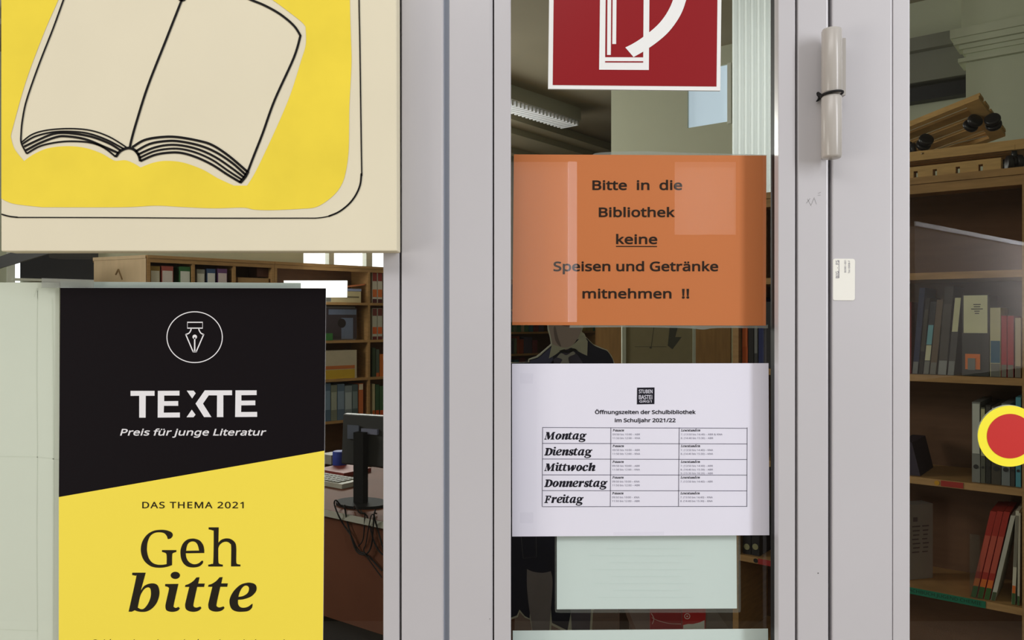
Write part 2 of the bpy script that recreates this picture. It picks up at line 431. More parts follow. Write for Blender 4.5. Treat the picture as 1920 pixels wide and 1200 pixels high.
    "M": "6z 2q/&2]/&1{0r1;2b0X4P0W4P0V4P0U4P0V4E0W480X4'0X3t0Y3a0Z3M0Z390Z3&0Z2n0Z1U0Z0>0Z/&0D/&0./&/u/&/u1-/u34/u5;0;5;0`5;1&5;1b3V2@1s2|012}012~013!013_1s4>3V4{5;5A5;5e5;6,5;6,346,1-6,/&5q/&5X/&5@/&5@0?5@1Y5@2s5@3)5@3;5A3N5B3a5B3s5C4&5D465E4D5F4O5E4O5D4O5C4O4`2a3|0r3</&3(/&",
    "N": "5` 4o1-4o/&4R/&46/&3v/&2l0j1b2O0W460V460U460T460U4)0V3x0W3g0X3U0X3C0Y300Z2z0Z2g0Z2R0Z1C0Z050Z/&0D/&0./&/u/&/u1-/u34/u5;045;0O5;0l5;1v3U3#1p4-0-4.0-4/0-400-4/054/0B4.0S4-0e4,0x4,1/4+1D4*1V4*1h4*2x4*4+4*5;4A5;4W5;4o5;4o34",
    "O": "5q 5?2m5?215?1b5:185/0q5#0L4p0-4X/p4B/U4'/A3c/33A/%2x.{2L.{1|.{1T/%12/30n/A0R/U0</p0&0-/s0L/h0r/]19/W1c/W22/W2n/b3D/u3q0+4@0H4c0q4|1;571m5C2L5C3*5C3Z574%4|4L4d4j4@4~3q553D 0G2b0G210G1^0N140[0n0j0J0~0/1=/z1Y/g1~/^2L/^2x/^3>/g3Z/z3v0/4.0J4;0n4I144O1^4O214O2z4@3V4!4#3a4L314a2L4a1~4a1Y4W1=4D0~420j3t0[3Q0N3/",
    "P": "4? 0~5;1S5;2B5;2z5,3?4k3b4M3s4$3s3J3s333o2y3h2c3`2M3R293A2(3/1t2t1g2V1]291R1q1M1F1M101M0w1M0a1M0a0`0a/q0a/&0H/&00/&/u/&/u1-/u34/u5;0J5; 2$4Y1M4Y154Y0y4Y0a4Y0a3j0a2{0a2/0t2/1*2/1>2/1c2/2$232<2:2T2B2g2N2s2a3!2r3(3+3(3G3(3m2y4+2a4>2I4P",
    "Q": "5q 5?2m5?215?1`59145-0k4}0D4j0$4Q/g48/L3v/93Q/,4!.Y4P.)5!-V4[-V49-V3s-V3M.%3(.P2a.|2].|2Y.|2V.{2R.{2O.{2L.{1|.{1T/%12/30n/A0R/U0</p0&0-/s0L/h0r/]19/W1c/W22/W2n/b3D/u3q0+4@0H4c0q4|1;571m5C2L5C3*5C3Z574%4|4L4d4j4@4~3q553D 0G2b0G210G1^0N140[0n0j0J0~0/1=/z1Y/g1~/^2L/^2x/^3>/g3Z/z3v0/4.0J4;0n4I144O1^4O214O2z4@3V4!4#3a4L314a2L4a1~4a1Y4W1=4D0~420j3t0[3Q0N3/",
    "R": "4M 1%5;1Z5;2-5;2U552t5)364z3M4g3]4N3l463s3u3s3P3s313n2u3b2a3V2K3H2;372/3%2#2p1w2]1p340v3i/}4A/&4%/&3f/&3I/&2w/v2H0i1w1[1P1[1*1[0a1[0a0i0a/v0a/&0H/&00/&/u/&/u1-/u34/u5;0L5; 1v4X1V4X1:4X0|4X0a4X0a3n0a3&0a2<0~2<1=2<1Z2<2,2<2N2E2e2W2z2k3(3)3(3M3(3g3#3{2v4-2l4<2]4G2H4N234U",
    "S": "3o 3I1%3I0d3I0A3@0$30/i2|/P2d/>2E/12&/$1_.{14.{0|.{0g.|0S.~0?/#0-/&/z/*/j/./[/3/O/9/O/P/O/h/O0!/c/w/{/o0;/h0W/a0v/^17/^1T/^1l/a2#/i26/p2D/{2N0,2X0:2]0J2]0^2]0p2X1#2P102H1=2;1I2'1T1q1`1T1k121x0v2$0a2-0M280;2B0+2N/|2]/p2j/f2y/`3-/Y3>/V3R/V3j/V4+/_4E/n4[/~4q065%0R510n5=115C1U5C1u5C255@2P5:2k543&5,3;5#334k3,4U3$4A2n4I2W4Q2@4V2)4]1m4`1S4`1;4`1'4]0t4U0d4N0W4D0O480G4+0C3y0C3i0C3U0G3E0O380W3+0e2|0w2r1-2h1E2]1e2P2*2D2F272_2)2v1x3*1g371R3C1>",
    "T": "3u 1r0u1r/&1Y/&1A/&1)/&1)0u1)2f1)4W0I4W/k4W/.4W/.4m/.5%/.5;0b5;285;3l5;3l5%3l4m3l4W304W2P4W1r4W1r2f",
    "U": "5H 4[2X4[184[0n4S0I4C0)43/f3x/L3V/:35/'2h.{24.{1I.{0p/10J/X0%0#/o0V/o1:/o2Y/o3y/o5;0*5;0B5;0Z5;0Z3x0Z2W0Z170Z0f0h0A1$0'1</j1c/^28/^2[/^2x/d31/p3G/}3V013b0H3l0_3q0x3q183q2X3q3x3q5;4,5;4C5;4[5;4[3x",
    "V": "4; 4!5;4;5;3S342l1-2'/&1l/&1S/&1:/&0R1-/k34/&5;/?5;/X5;/r5;0@3y0l2Z1:1;1@1,1E0z1J0k1N0]1R0N1U0A1Y041]0'1`/w1b0'1e041i0A1l0O1p0^1u0l1y0{1~1-2'1=2Q2[2}3z3K5;3e5;",
    "W": "70 6i5;7%5;6O345y1-5E/&5-/&4q/&4X/&430G3k1i3E3-3A393>3D3;3P383]353h323r3/3}3-4)3+413)493(4?3(4B3'4?3&493%413$4)3!3}2|3r2y3h2v3[2s3O2q3C2m372i3+2D1h1}0F1X/&1@/&1(/&0l/&091-/c34/05;/I5;/c5;/|5;0=4!0Z2f0y1M0|1A1!141%1(1(0y1*0n1,0b1/0V110K120@1405160+17/~190+1;061<0A1>0M1A0X1C0e1F0q1I0~1L1-1O191S1E1V1Q1x2i2=4#2`5;2y5;355;3M5;3q4#472h4Z1O4_1B4c164f1)4i0z4l0n4o0b4q0U4t0J4u0?4w044y0*4{/~4|0.4~0<5$0K5'0Y5*0j5.0z511-551=5:1N5W2g5v4!665;6O5;",
    "X": "40 3I0.4-/&3n/&3R/&37/&2a/z2.0q1W1h1$0q0M/z/v/&/]/&/C/&/)/&/j0-0L151/2<0P3</r4;/55;/P5;/l5;0)5;0X4L1+3^1Z2o2-3^2]4L3/5;3H5;3c5;3|5;3@4<2b3=2&2>2f16",
    "a": "3y 193l1U3l2-3l2T3a2n3I3*32372j37273711370,37/&3&/&2r/&2a/&2[/:2W/O2R/d2Q/d2P/d2O/d2B/S26/F2)/<1y/21j/*1X/%1G.}12.{0w.{0^.{0F/#01/,/y/5/i/C/^/V/Q/j/K0%/K0A/K0m/]11/~1I0C1a0x1m1b1p1z1p261q2N1r2N1{2N2&2N2/2N2S2F2l272z2'3+1n321Q321:321%3/0n3(0X2~0E2w042n0-3#0%35/{3F013P0G3Y0b3a0{3h 2#1?1k1>141<0l130W1$0B0r080]080A080)0?/t0N/i0^/^0p/W1*/W1O/W1n/b2)/v2A0-2M0L2M0w2M1&2M132M1@281?",
    "b": "4G 0U4Y0U4'0U3r0T3a0T3P0S3@0R340Q3+0R3+0S3+0U3+0b3=0s3L1+3Y1A3f1]3l2!3l2W3l3&3X3G333h2k3x233x1E3x0q3q0G3b0%3R/a3>/G3#/72e/&2E.{2!.{1].{1A/$1+/00s/=0b/K0U/^0S/^0Q/^0O/^0J/J0E/80A/&00/&/|/&/k/&/k19/k3L/k5`0&5`0=5`0U5`0U5. 2=311s311S311;3+1*2|0u2q0h2_0a2F0X2/0U1m0U1G0U1F0U1E0U1D0U0l0^0C0p0'1$/h1D/Y1t/Y2>/Y2[/h2o0'3%0C3.0m3.1F3.1}3%2H2o2e2[3#",
    "c": "37 1x.{1`.{19.{0t/&0U/507/E/}/^/l/~/[0B/R0m/R1C/R1x/[2F/n2i0!3-0:3E0X3U0x3e1=3m1d3m1z3m223k2G3f2[3a2m3[2y3U2r3A2k3.2d2w2V2|2G3#263(2%3,1r3.1c3.1E3.1-3(0w2y0e2l0V2Y0M2A0D2)0?1h0?1C0?0~0D0a0M0H0V000d/{0w/n1,/b1C/[1_/[1v/[2./^2@/c2R/h2c/n2r/u2r/`2r/J2r/52d/.2S/(2B/$20.}",
    "d": "4G 1b.{1K.{0r.{0F/10&/V/c/|/R0V/R1D/R22/c2k0'330G3Y0s3m1K3m1c3m1v3j2*3d2:3_2I3V2U3M2b3C2m382u3,2w3,2y3,2z3,2z332y3>2w3K2v3Y2u3e2u3m2u4I2u5&2u5`305`3G5`3`5`3`3L3`193`/&3L/&39/&3&/&3#/92|/L2y/a2x/a2w/a2u/a2m/S2b/H2U/>2I/52:/-2)/'1v.~ 1//Y1V/Y2'/Y2G/f2Z0!2m0;2v0a2v162v1;2v1?2v1C2v1z2m2F2[2c2I3#2)311U311/310p3!0]2a0I2B0?1v0?1C0?0l0I0C0]0'0p/h",
    "e": "3{ 123m1X3m1~3m2A3e2[3T2w3D3.3-3<2m3J2O3Q2-3Q1c3Q1T3Q1E3Q172K171E170?170@0d0M0>0e0$0}/h1A/Z1m/Z2+/Z2D/^2Y/c2o/h3(/o3>/y3>/d3>/O3>/:3(/02p/)2Y/%2D.}2*.{1j.{1@.{0y/&0Y/70:/G0!/a/m0%/[0F/R0o/R1B/R1r/Z2=/k2`/{3$043>0P3Q0n3d 1p321W3216320x3'0e2o0P2X0D2:0A1p1.1p1x1p2e1p2e2,2a2A2X2T2Q2g2F2u263!2'3-",
    "f": "2& 1y3?1y3-1T3-103-0i3-0i1i0i0G0i/&0P/&09/&/~/&/~0G/~1i/~3-/e3-/K3-/23-/238/23C/23N/K3V/e3_/~3g/~3p/~3x/~4#/~4H0'4g024~0=580M5I0c5S0w5_145d1Q5d1c5d1s5c2$5`225]2>5Y2H5U2B5C2<50264{2-4}2#5#1u5&1j5(1_5*1R5*1:5*1)5!0z4o0o4_0i4F0i4$0i3x0i3n0i3e103e1T3e1y3e1y3R",
    "g": "4G 0p3m1K3m1h3m2$3h2;3]2R3Q2f3A2v3+2x3+2y3+2z3+2}3>3$3Q3'3e3:3e3L3e3`3e3`2.3`0T3`.|3`.R3X.03J-r3<-U3'-@2h-22J-$2&,{1W,{18,{0x,}0^-$0C-)0,-0/u-9/u-N/u-e/u-{0,-p0D-h0`-b0{-[1<-X1[-X2#-X2@-d2V-z2l.22v.P2v.v2v.|2v/$2v/*2v/02w/:2w/F2x/R2x/Z2y/`2x/`2w/`2u/`2f/I2S/92=/.2'/#1j.{1K.{0q.{0D/10%/Y/c0$/R0Z/R1D/R2-/c2d0%3/0D3X 1r311T311<311(3*0t2z0c2m0U2Z0L2A0C2)0?1h0?1C0?0k0I0B0]0&0q/g10/X1V/X1m/X2!/[22/a2A/g2N/p2X/|2d0+2k0:2p0M2u0`2w0w2w132w192w1?2w1D2w1l2s2/2j2G2a2`2R2q2@2}2-3+",
    "h": "4J 0U4D0U3f0U3Z0T3P0T3E0S3;0R310Q3(0R3(0T3(0V3(0`370k3D0y3M1*3W193_1K3d1]3j1n3l2#3l2F3l2d3g2{3[363P3G3?3S3(3`2n3f2O3f2*3f1)3f0'3f/&3M/&36/&2|/&2|0&2|1%2|2%2|2H2t2c2e2t2T3(2<311x311W311=3*1+2{0v2o0i2^0a2F0Y2.0U1o0U1L0U0_0U/q0U/&0=/&0&/&/k/&/k19/k3L/k5`0&5`0=5`0U5`0U5$",
    "i": "1= 0=3e0U3e0U210U0Y0U/&0=/&0&/&/k/&/k0Y/k21/k3e0&3e 0&5M025M0=5M0F5I0O5B0W5;0[500[4}0[4n0W4c0O4Z0F4S0=4O024O0&4O/z4S/r4Z/j4c/f4n/f4}/f50/j5;/r5B/z5I",
    "j": "1= /T,{/8,{/*,{.|,{.q,}.g-!.^-$.V-'.V-:.V-M.V-a._-_.g-].p-Z.x-Y/%-X//-X/@-X/N-^/Y-g/f-p/k.%/k.?/k0-/k1w/k3e0&3e0=3e0U3e0U1x0U0/0U.B0U.'0P-m0H-Y0?-F02-7/~--/l-# /f4n/f4}/f50/j5;/r5B/z5I0&5M025M0=5M0F5I0O5B0W5;0[500[4}0[4n0W4c0O4Z0F4S0=4O024O0&4O/z4S/r4Z/j4c",
    "k": "3c 0T3C0T250T2-0T1~0S1p0R1c0Q1U0Q1K0R1K0S1K0T1K0W1P0]1V0c1_0j1g0p1o0w1w0~2#1&2)1+2/1Y2`2+332X3e2u3e333e3O3e2r3'272E1Y1e2;0o2z/y3[/&3?/&3!/&2c/&20/j1[0P1)160v1(0e0w0T0i0T030T/[0T/&0=/&0%/&/k/&/k19/k3L/k5`0%5`0=5`0T5`0T4Q",
    "l": "1= 0U190U/&0=/&0&/&/k/&/k19/k3L/k5`0&5`0=5`0U5`0U3L",
    "m": "74 4Z3m4w3m5J3m5p3`6+3G6C3.6O2b6O2*6O1)6O0'6O/&68/&5}/&5f/&5f0&5f1&5f2'5f2H5_2c5P2t5B3(5,314k314@314!3$3m2i3Z2P3Q2-3Q1[3Q0i3Q/v3Q/&3:/&3#/&2i/&2i0&2i1&2i2'2i2=2e2P2_2`2X2o2N2{2A3%243-2$311l311O31183*1'2{0t2o0h2^0a2F0X2/0U1p0U1M0U0`0U/q0U/&0=/&0&/&/k/&/k0Y/k21/k3e/~3e043e0G3e0K3P0N3=0R3)0S3)0T3)0V3)0`380k3E0x3O1(3X163a1G3f1W3j1h3m1y3m2=3m2Y3g2p3Z3)3N3:3<3D3$3E3$3F3$3H3$3V3<3k3N4'3Z4@3g",
    "n": "4J 1p3m2%3m2X3m3#3`3=3G3X3.3f2b3f2*3f1)3f0'3f/&3M/&36/&2|/&2|0&2|1%2|2%2|2H2t2c2e2t2T3(2<311x311G311&3#0q2e0_2J0U2#0U1M0U0`0U/q0U/&0=/&0&/&/k/&/k0Y/k21/k3e/~3e043e0G3e0K3P0N3=0R3)0S3)0T3)0V3)0`380l3E0z3O1+3X1;3a1L3f1^3j",
    "o": "4? 3q1v3q1F3q1!3l0_3c0C3X0'3K/m3:/Y3(/E2p/72V/-2>/#2!.{1`.{1C.{1)/#0n/-0U/70@/E0./Y/z/m/l0'/b0C/W0_/R1!/R1F/R1v/Z2B/k2c/{3'053@0S3R0r3d193m1c3m2-3m2O3d2n3R3/3@3F3'3W2c3h2B 0?1z0?1F0?1$0C0d0L0J0U010d/{0w/n1,/`1D/Y1b/Y2!/Y2:/`2L/n2`/{2n012w0J3!0d3'1$3'1F3'1i3!2)2v2A2m2Y2_2m2L2z2:3*2!311a3114310r3!0^2b0I2D",
    "p": "4G 1i3m2#3m2X3m3&3Y3G353h2m3x243x1F3x0r3q0H3b0'3R/b3>/H3#/72f/&2F.{2!.{1i.{1T.~1C/'12/-1$/40u/>0i/G0^/Q0U/^0S/^0R/^0P/^0Q/S0R/H0S/:0T/,0U.}0U.s0U.70U-X0U,{0=,{0&,{/k,{/k/5/k1L/k3e/~3e053e0H3e0K3P0N3=0R3)0S3)0T3)0U3)0^360i3A0u3K1$3U123^1C3d1T3j 2=311s311U311>3+1,2}0w2r0k2b0c2K0Z250U1v0U1S0U1O0U1J0U1F0U1!0X0a0a0H0h0/0u/z1*/m1</`1T/Y1t/Y22/Y2G/a2X/o2j/~2v043!0M3*0g3.1&3.1G3.1y3%2C2o2a2[3!",
    "q": "4G 2u.<2u.z2u/'2v/22v/?2w/L2x/W2y/a2x/a2v/a2u/a2h/N2V/>2A/12+/$1l.{1I.{0r.{0G/10'/V/c/|/R0V/R1D/R1v/Z2B/j2e/y3)003B0K3S0g3d1)3m1K3m1n3m2-3f2B3Y2W3L2i3<2v3)2w3)2x3)2y3)2}3=3#3P3'3e3:3e3L3e3`3e3`1L3`/53`,{3G,{30,{2u,{2u-[ 10/Y1W/Y1u/Y20/_2B/j2S/t2a0(2i0>2q0T2v0q2v152v1:2v1?2v1C2v1{2m2G2Z2d2H3#2'311U311.310o3!0[2a0H2B0?1v0?1C0?0m0I0D0]0'0p/h",
    "r": "2^ 1h3m1|3m2'3m2/3l293l2B3k2J3j2Q3h2N3Q2K3<2H3&2A3(2:3)213*2)3+1~3,1w3,1f3,1U3(1G2~182w1*2n0{2a0p2S0f2D0`230X1~0U1j0U1S0U0d0U/s0U/&0=/&0&/&/k/&/k0Y/k21/k3e/~3e053e0H3e0K3J0M3/0P2r0Q2r0R2r0S2r0]3%0h340u3A1%3N143X1D3a1U3i",
    "s": "36 2o0X2o0A2o0%2h/k2Y/W2K/D28/61{/,1a/#1B.{0{.{0].{0C.}0-/%/t/*/a/1/P/9/P/O/P/e/P/z/b/r/w/j02/c0J/[0d/W0}/W1D/W1_/^1o/i2!/u2*0'2*0:2*0E2'0O1~0W1x0a1n0i1^0r1N0z181'0y120]1<0D1G011R/z1]/k1j/`1y/T2+/O2>/O2V/O2{/_3:/|3N0=3c0e3m183m1R3m1l3j2%3e2<3`2Q3X2f3O2^3<2U3*2M2t2;2{2(3%1q3*1]3/1H3213320s320]3-0M3$0>2x062k062Z062N0:2D0A2<0H240S2,0e2$0u1y1-1o1I1e1e1Z1|1P231E2F1:2U1-2`0{2j0l",
    "t": "23 1./X1B/X1L/X1W/Y1d/[1o/]1x/_2!/b2!/O2!/=2!/+1w/'1m/$1_/!1P.|1C.{16.{0|.{0h/!0T/*0A/101/?0%/R/w/f/q0$/q0G/q1?/q26/q3-/[3-/G3-/33-/339/33D/33O/G3X/]3c/r3l/{4.0'4L014k0?4k0L4k0Z4k0Z4J0Z4)0Z3e1(3e1Q3e1|3e1|3R1|3?1|3-1Q3-1(3-0Z3-0Z260Z1@0Z0I0Z0/0b/x0n/l0{/_",
    "u": "4J 3J3e3b3e3b213b0Y3b/&3N/&3;/&3(/&3$/92~/L2z/`2y/`2x/`2w/`2n/P2b/D2S/:2D/025/)2#/%1o.}1].{1J.{1(.{0h/#0P/.08/90'/J/x/b/l/y/f0:/f0_/f1a/f2c/f3e/~3e093e0Q3e0Q2e0Q1d0Q0d0Q0A0X0'0i/s0x/b14/Y1T/Y1u/Y21/`2D/l2V/x2d0,2l0C2t0[2x0x2x1<2x2+2x2v2x3e323e",
    "v": "3M 1,/&0n/&070Y/]21/&3e/?3e/X3e/r3e042l0R1t0r0{0v0p0{0c1!0S1'0E1,071/0*13/z16/o17/f18/f19/f1:/f1=/o1@/z1D0*1H081L0E1Q0T1V0c1[0p1`0{1~1t2@2l2_3e2x3e343e3M3e2t212<0Y1c/&1G/&",
    "w": "5u 3(0m2m1b2i1m2f1x2c2&2`212]2<2Z2F2W2O2U2Y2S2b2Q2k2O2r2N2x2M2x2L2x2K2x2J2r2H2k2F2b2D2Y2B2O2@2E2>2;2;20282%251x221l2.1a1q0m1W/x1=/'1!/'0d/'0I/'/~0Z/V21//3f/G3f/`3f/y3f002u0C2(0W170[1(0`0u0d0e0h0U0k0F0n070q0)0s/z0t/p0u/p0v/p0w/p0y/v0{/~0}0+1!051$0?1'0J1)0T1,0`1/0k120u151!171*1Q1|1k2q2'3f2A3f2[3f2u3f312q3J1|3c1*3g0{3k0n3o0`3s0Q3v0D3z073}0*4!/{4#/q4$/q4%/q4&/q4'/z4)0(4,064/0C430R470d4;0t4?1'4C174W2(4l2u5#3f5;3f5S3f5l3f5D214y0Z4P/'44/'3v/'3Y/'3A/y",
    "y": "3O /b20/'3e/@3e/Y3e/s3e052o0T1z0t1'0z0v0~0h1&0Z1+0L1/0?1203160&19/w1;/k1</k1=/k1?/k1B/y1G0-1N0C1U0X1]0o1d1(2%1z2B2p2`3e2y3e363e3O3e2n1z2/021N.G1D.,18-r1*-]0y-H0i-90T-.0A-#0),{/j,{/^,{/Q,{/H,}/>,~/6-!//-$//-7//-I//-]/5-[/<-Z/D-Y/L-X/U-W/_-W/p-W/~-Z0--a09-h0C-p0L-|0T.*0].80c.G0j.Z0r.n0y/$0>0X",
    "z": "3/ 2m/82m/&1`/&0R/&/E/&/E/6/E/E/E/U060g1'1y1u3-1,3-0?3-/S3-/S3?/S3R/S3e0Y3e1a3e2g3e2g3R2g3A2g3/1w1|1*0m0:/^1,/^1{/^2m/^2m/J",
    "Ö": "5q 5?2m5?215?1b5:185/0q5#0L4p0-4X/p4B/U4'/A3c/33A/%2x.{2L.{1|.{1T/%12/30n/A0R/U0</p0&0-/s0L/h0r/]19/W1c/W22/W2n/b3D/u3q0+4@0H4c0q4|1;571m5C2L5C3*5C3Z574%4|4L4d4j4@4~3q553D 0G2b0G210G1^0N140[0n0j0J0~0/1=/z1Y/g1~/^2L/^2x/^3>/g3Z/z3v0/4.0J4;0n4I144O1^4O214O2z4@3V4!4#3a4L314a2L4a1~4a1Y4W1=4D0~420j3t0[3Q0N3/ 176E176S176b1;6l1C6r1J6x1S6{1^6{1h6{1q6x1x6r2#6l2'6b2'6S2'6E2#6;1x651q6.1h6+1^6+1S6+1J6.1C651;6; 2s6E2s6S2s6b2w6l2~6r3(6x316{3;6{3E6{3N6x3U6r3^6l3b6b3b6S3b6E3^6;3U653N6.3E6+3;6+316+3(6.2~652w6;",
    "ä": "3y 193l1U3l2-3l2T3a2n3I3*32372j37273711370,37/&3&/&2r/&2a/&2[/:2W/O2R/d2Q/d2P/d2O/d2B/S26/F2)/<1y/21j/*1X/%1G.}12.{0w.{0^.{0F/#01/,/y/5/i/C/^/V/Q/j/K0%/K0A/K0m/]11/~1I0C1a0x1m1b1p1z1p261q2N1r2N1{2N2&2N2/2N2S2F2l272z2'3+1n321Q321:321%3/0n3(0X2~0E2w042n0-3#0%35/{3F013P0G3Y0b3a0{3h 2#1?1k1>141<0l130W1$0B0r080]080A080)0?/t0N/i0^/^0p/W1*/W1O/W1n/b2)/v2A0-2M0L2M0w2M1&2M132M1@281? 0;4p0;4}0;5.0?580F5>0N5D0W5G0b5G0l5G0u5D0|5>1'581*5.1*4}1*4p1'4f0|4_0u4W0l4T0b4T0W4T0N4W0F4_0?4f 1w4p1w4}1w5.1z582%5>2,5D255G2?5G2I5G2R5D2Y5>2b582e5.2e4}2e4p2b4f2Y4_2R4W2I4T2?4T254T2,4W2%4_1z4f",
    "ü": "4J 3J3e3b3e3b213b0Y3b/&3N/&3;/&3(/&3$/92~/L2z/`2y/`2x/`2w/`2n/P2b/D2S/:2D/025/)2#/%1o.}1].{1J.{1(.{0h/#0P/.08/90'/J/x/b/l/y/f0:/f0_/f1a/f2c/f3e/~3e093e0Q3e0Q2e0Q1d0Q0d0Q0A0X0'0i/s0x/b14/Y1T/Y1u/Y21/`2D/l2V/x2d0,2l0C2t0[2x0x2x1<2x2+2x2v2x3e323e 0R4p0R4}0R5.0U580^5>0e5D0n5G0x5G1%5G1.5D165>1=581A5.1A4}1A4p1=4f164_1.4W1%4T0x4T0n4T0e4W0^4_0U4f 204p204}205.24582;5>2B5D2K5G2U5G2`5G2i5D2q5>2x582|5.2|4}2|4p2x4f2q4_2i4W2`4T2U4T2K4T2B4W2;4_244f",
    "–": "3G 0Z1&/F1&/F1:/F1O/F1e0Z1e1p1e3'1e3'1O3'1:3'1&1p1&",
    " ": "1?",
}
ALPHA = "!#$%&'()*+,-./0123456789:;<=>?@ABCDEFGHIJKLMNOPQRSTUVWXYZ[]^_`abcdefghijklmnopqrstuvwxyz{|}~"
AIDX = {c: i for i, c in enumerate(ALPHA)}


def dec(s):
    return [(AIDX[s[i]] * len(ALPHA) + AIDX[s[i + 1]] - 1200) / 1000.0 for i in range(0, len(s), 2)]


GLYPH = {}


def glyph(ch, n):
    key = (ch, n)
    if key in GLYPH:
        return GLYPH[key]
    parts = FONT[ch].split(' ')
    adv = dec(parts[0])[0]
    cs = []
    for p in parts[1:]:
        if not p:
            continue
        a = dec(p)
        tri = [a[i:i + 6] for i in range(0, len(a), 6)]
        pts = []
        for i, q in enumerate(tri):
            r = tri[(i + 1) % len(tri)]
            p0, p1, p2, p3 = (q[2], q[3]), (q[4], q[5]), (r[0], r[1]), (r[2], r[3])
            straight = abs((p1[0] - p0[0]) * (p3[1] - p0[1]) - (p1[1] - p0[1]) * (p3[0] - p0[0])) < 2e-4 and \
                abs((p2[0] - p0[0]) * (p3[1] - p0[1]) - (p2[1] - p0[1]) * (p3[0] - p0[0])) < 2e-4
            for k in range(1 if straight else n):
                t = k / n
                u = 1 - t
                pts.append(tuple(u ** 3 * p0[j] + 3 * u * u * t * p1[j] + 3 * u * t * t * p2[j] + t ** 3 * p3[j] for j in (0, 1)))
        cs.append(pts)
    GLYPH[key] = (adv, cs)
    return GLYPH[key]


def sans(mb, text, x0, x1, base, cap, y, bold=0.0, shear=0.0, track=0.0, n=3, rot=None):
    """one line of sans lettering between x0 and x1 with its baseline and cap height in photo coordinates"""
    u, cs = 0.0, []
    for ch in text:
        adv, gl = glyph(ch, n) if ch != ' ' else (dec(FONT[' '])[0], [])
        for c in gl:
            cs.append([(p[0] + u + shear * p[1], p[1]) for p in c])
        u += adv + track
    lo = min(p[0] for c in cs for p in c)
    hi = max(p[0] for c in cs for p in c)
    k = cap / 0.714
    sx = (x1 - x0) / (hi - lo)
    cs = [[((p[0] - lo) * sx, -p[1] * k) for p in c] for c in cs]
    vs, fs = fill(cs)
    nf = len(vs)
    if bold > 0:    # heavier strokes: a band along every outline
        for c in cs:
            o = len(vs)
            L, R = band(c, 2 * bold)
            k2 = len(L)
            vs = vs + L + R
            fs = fs + [(o + i, o + (i + 1) % k2, o + k2 + (i + 1) % k2, o + k2 + i) for i in range(k2)]
    if rot == 'up':     # reads upwards: x0..x1 run from the bottom to the top, base is the x of the baseline
        vs = [(base + p[1], -(p[0] + x0)) for p in vs]
    else:
        vs = [(p[0] + x0, base + p[1]) for p in vs]
    mb.add([W(p[0], p[1], y - (0.00012 if i >= nf else 0.0)) for i, p in enumerate(vs)], fs)


def band(ps, w):
    n = len(ps)
    L, R = [], []
    for i, p in enumerate(ps):
        a, b = ps[i - 1], ps[(i + 1) % n]
        d0 = Vector((p[0] - a[0], p[1] - a[1]))
        d1 = Vector((b[0] - p[0], b[1] - p[1]))
        d0 = d0.normalized() if d0.length > 1e-9 else d1.normalized()
        d1 = d1.normalized() if d1.length > 1e-9 else d0
        t = d0 + d1
        t = t.normalized() if t.length > 1e-6 else d0
        m = w / 2 / max(0.6, abs(t.dot(d0)))
        L.append((p[0] - t.y * m, p[1] + t.x * m))
        R.append((p[0] + t.y * m, p[1] - t.x * m))
    return L, R


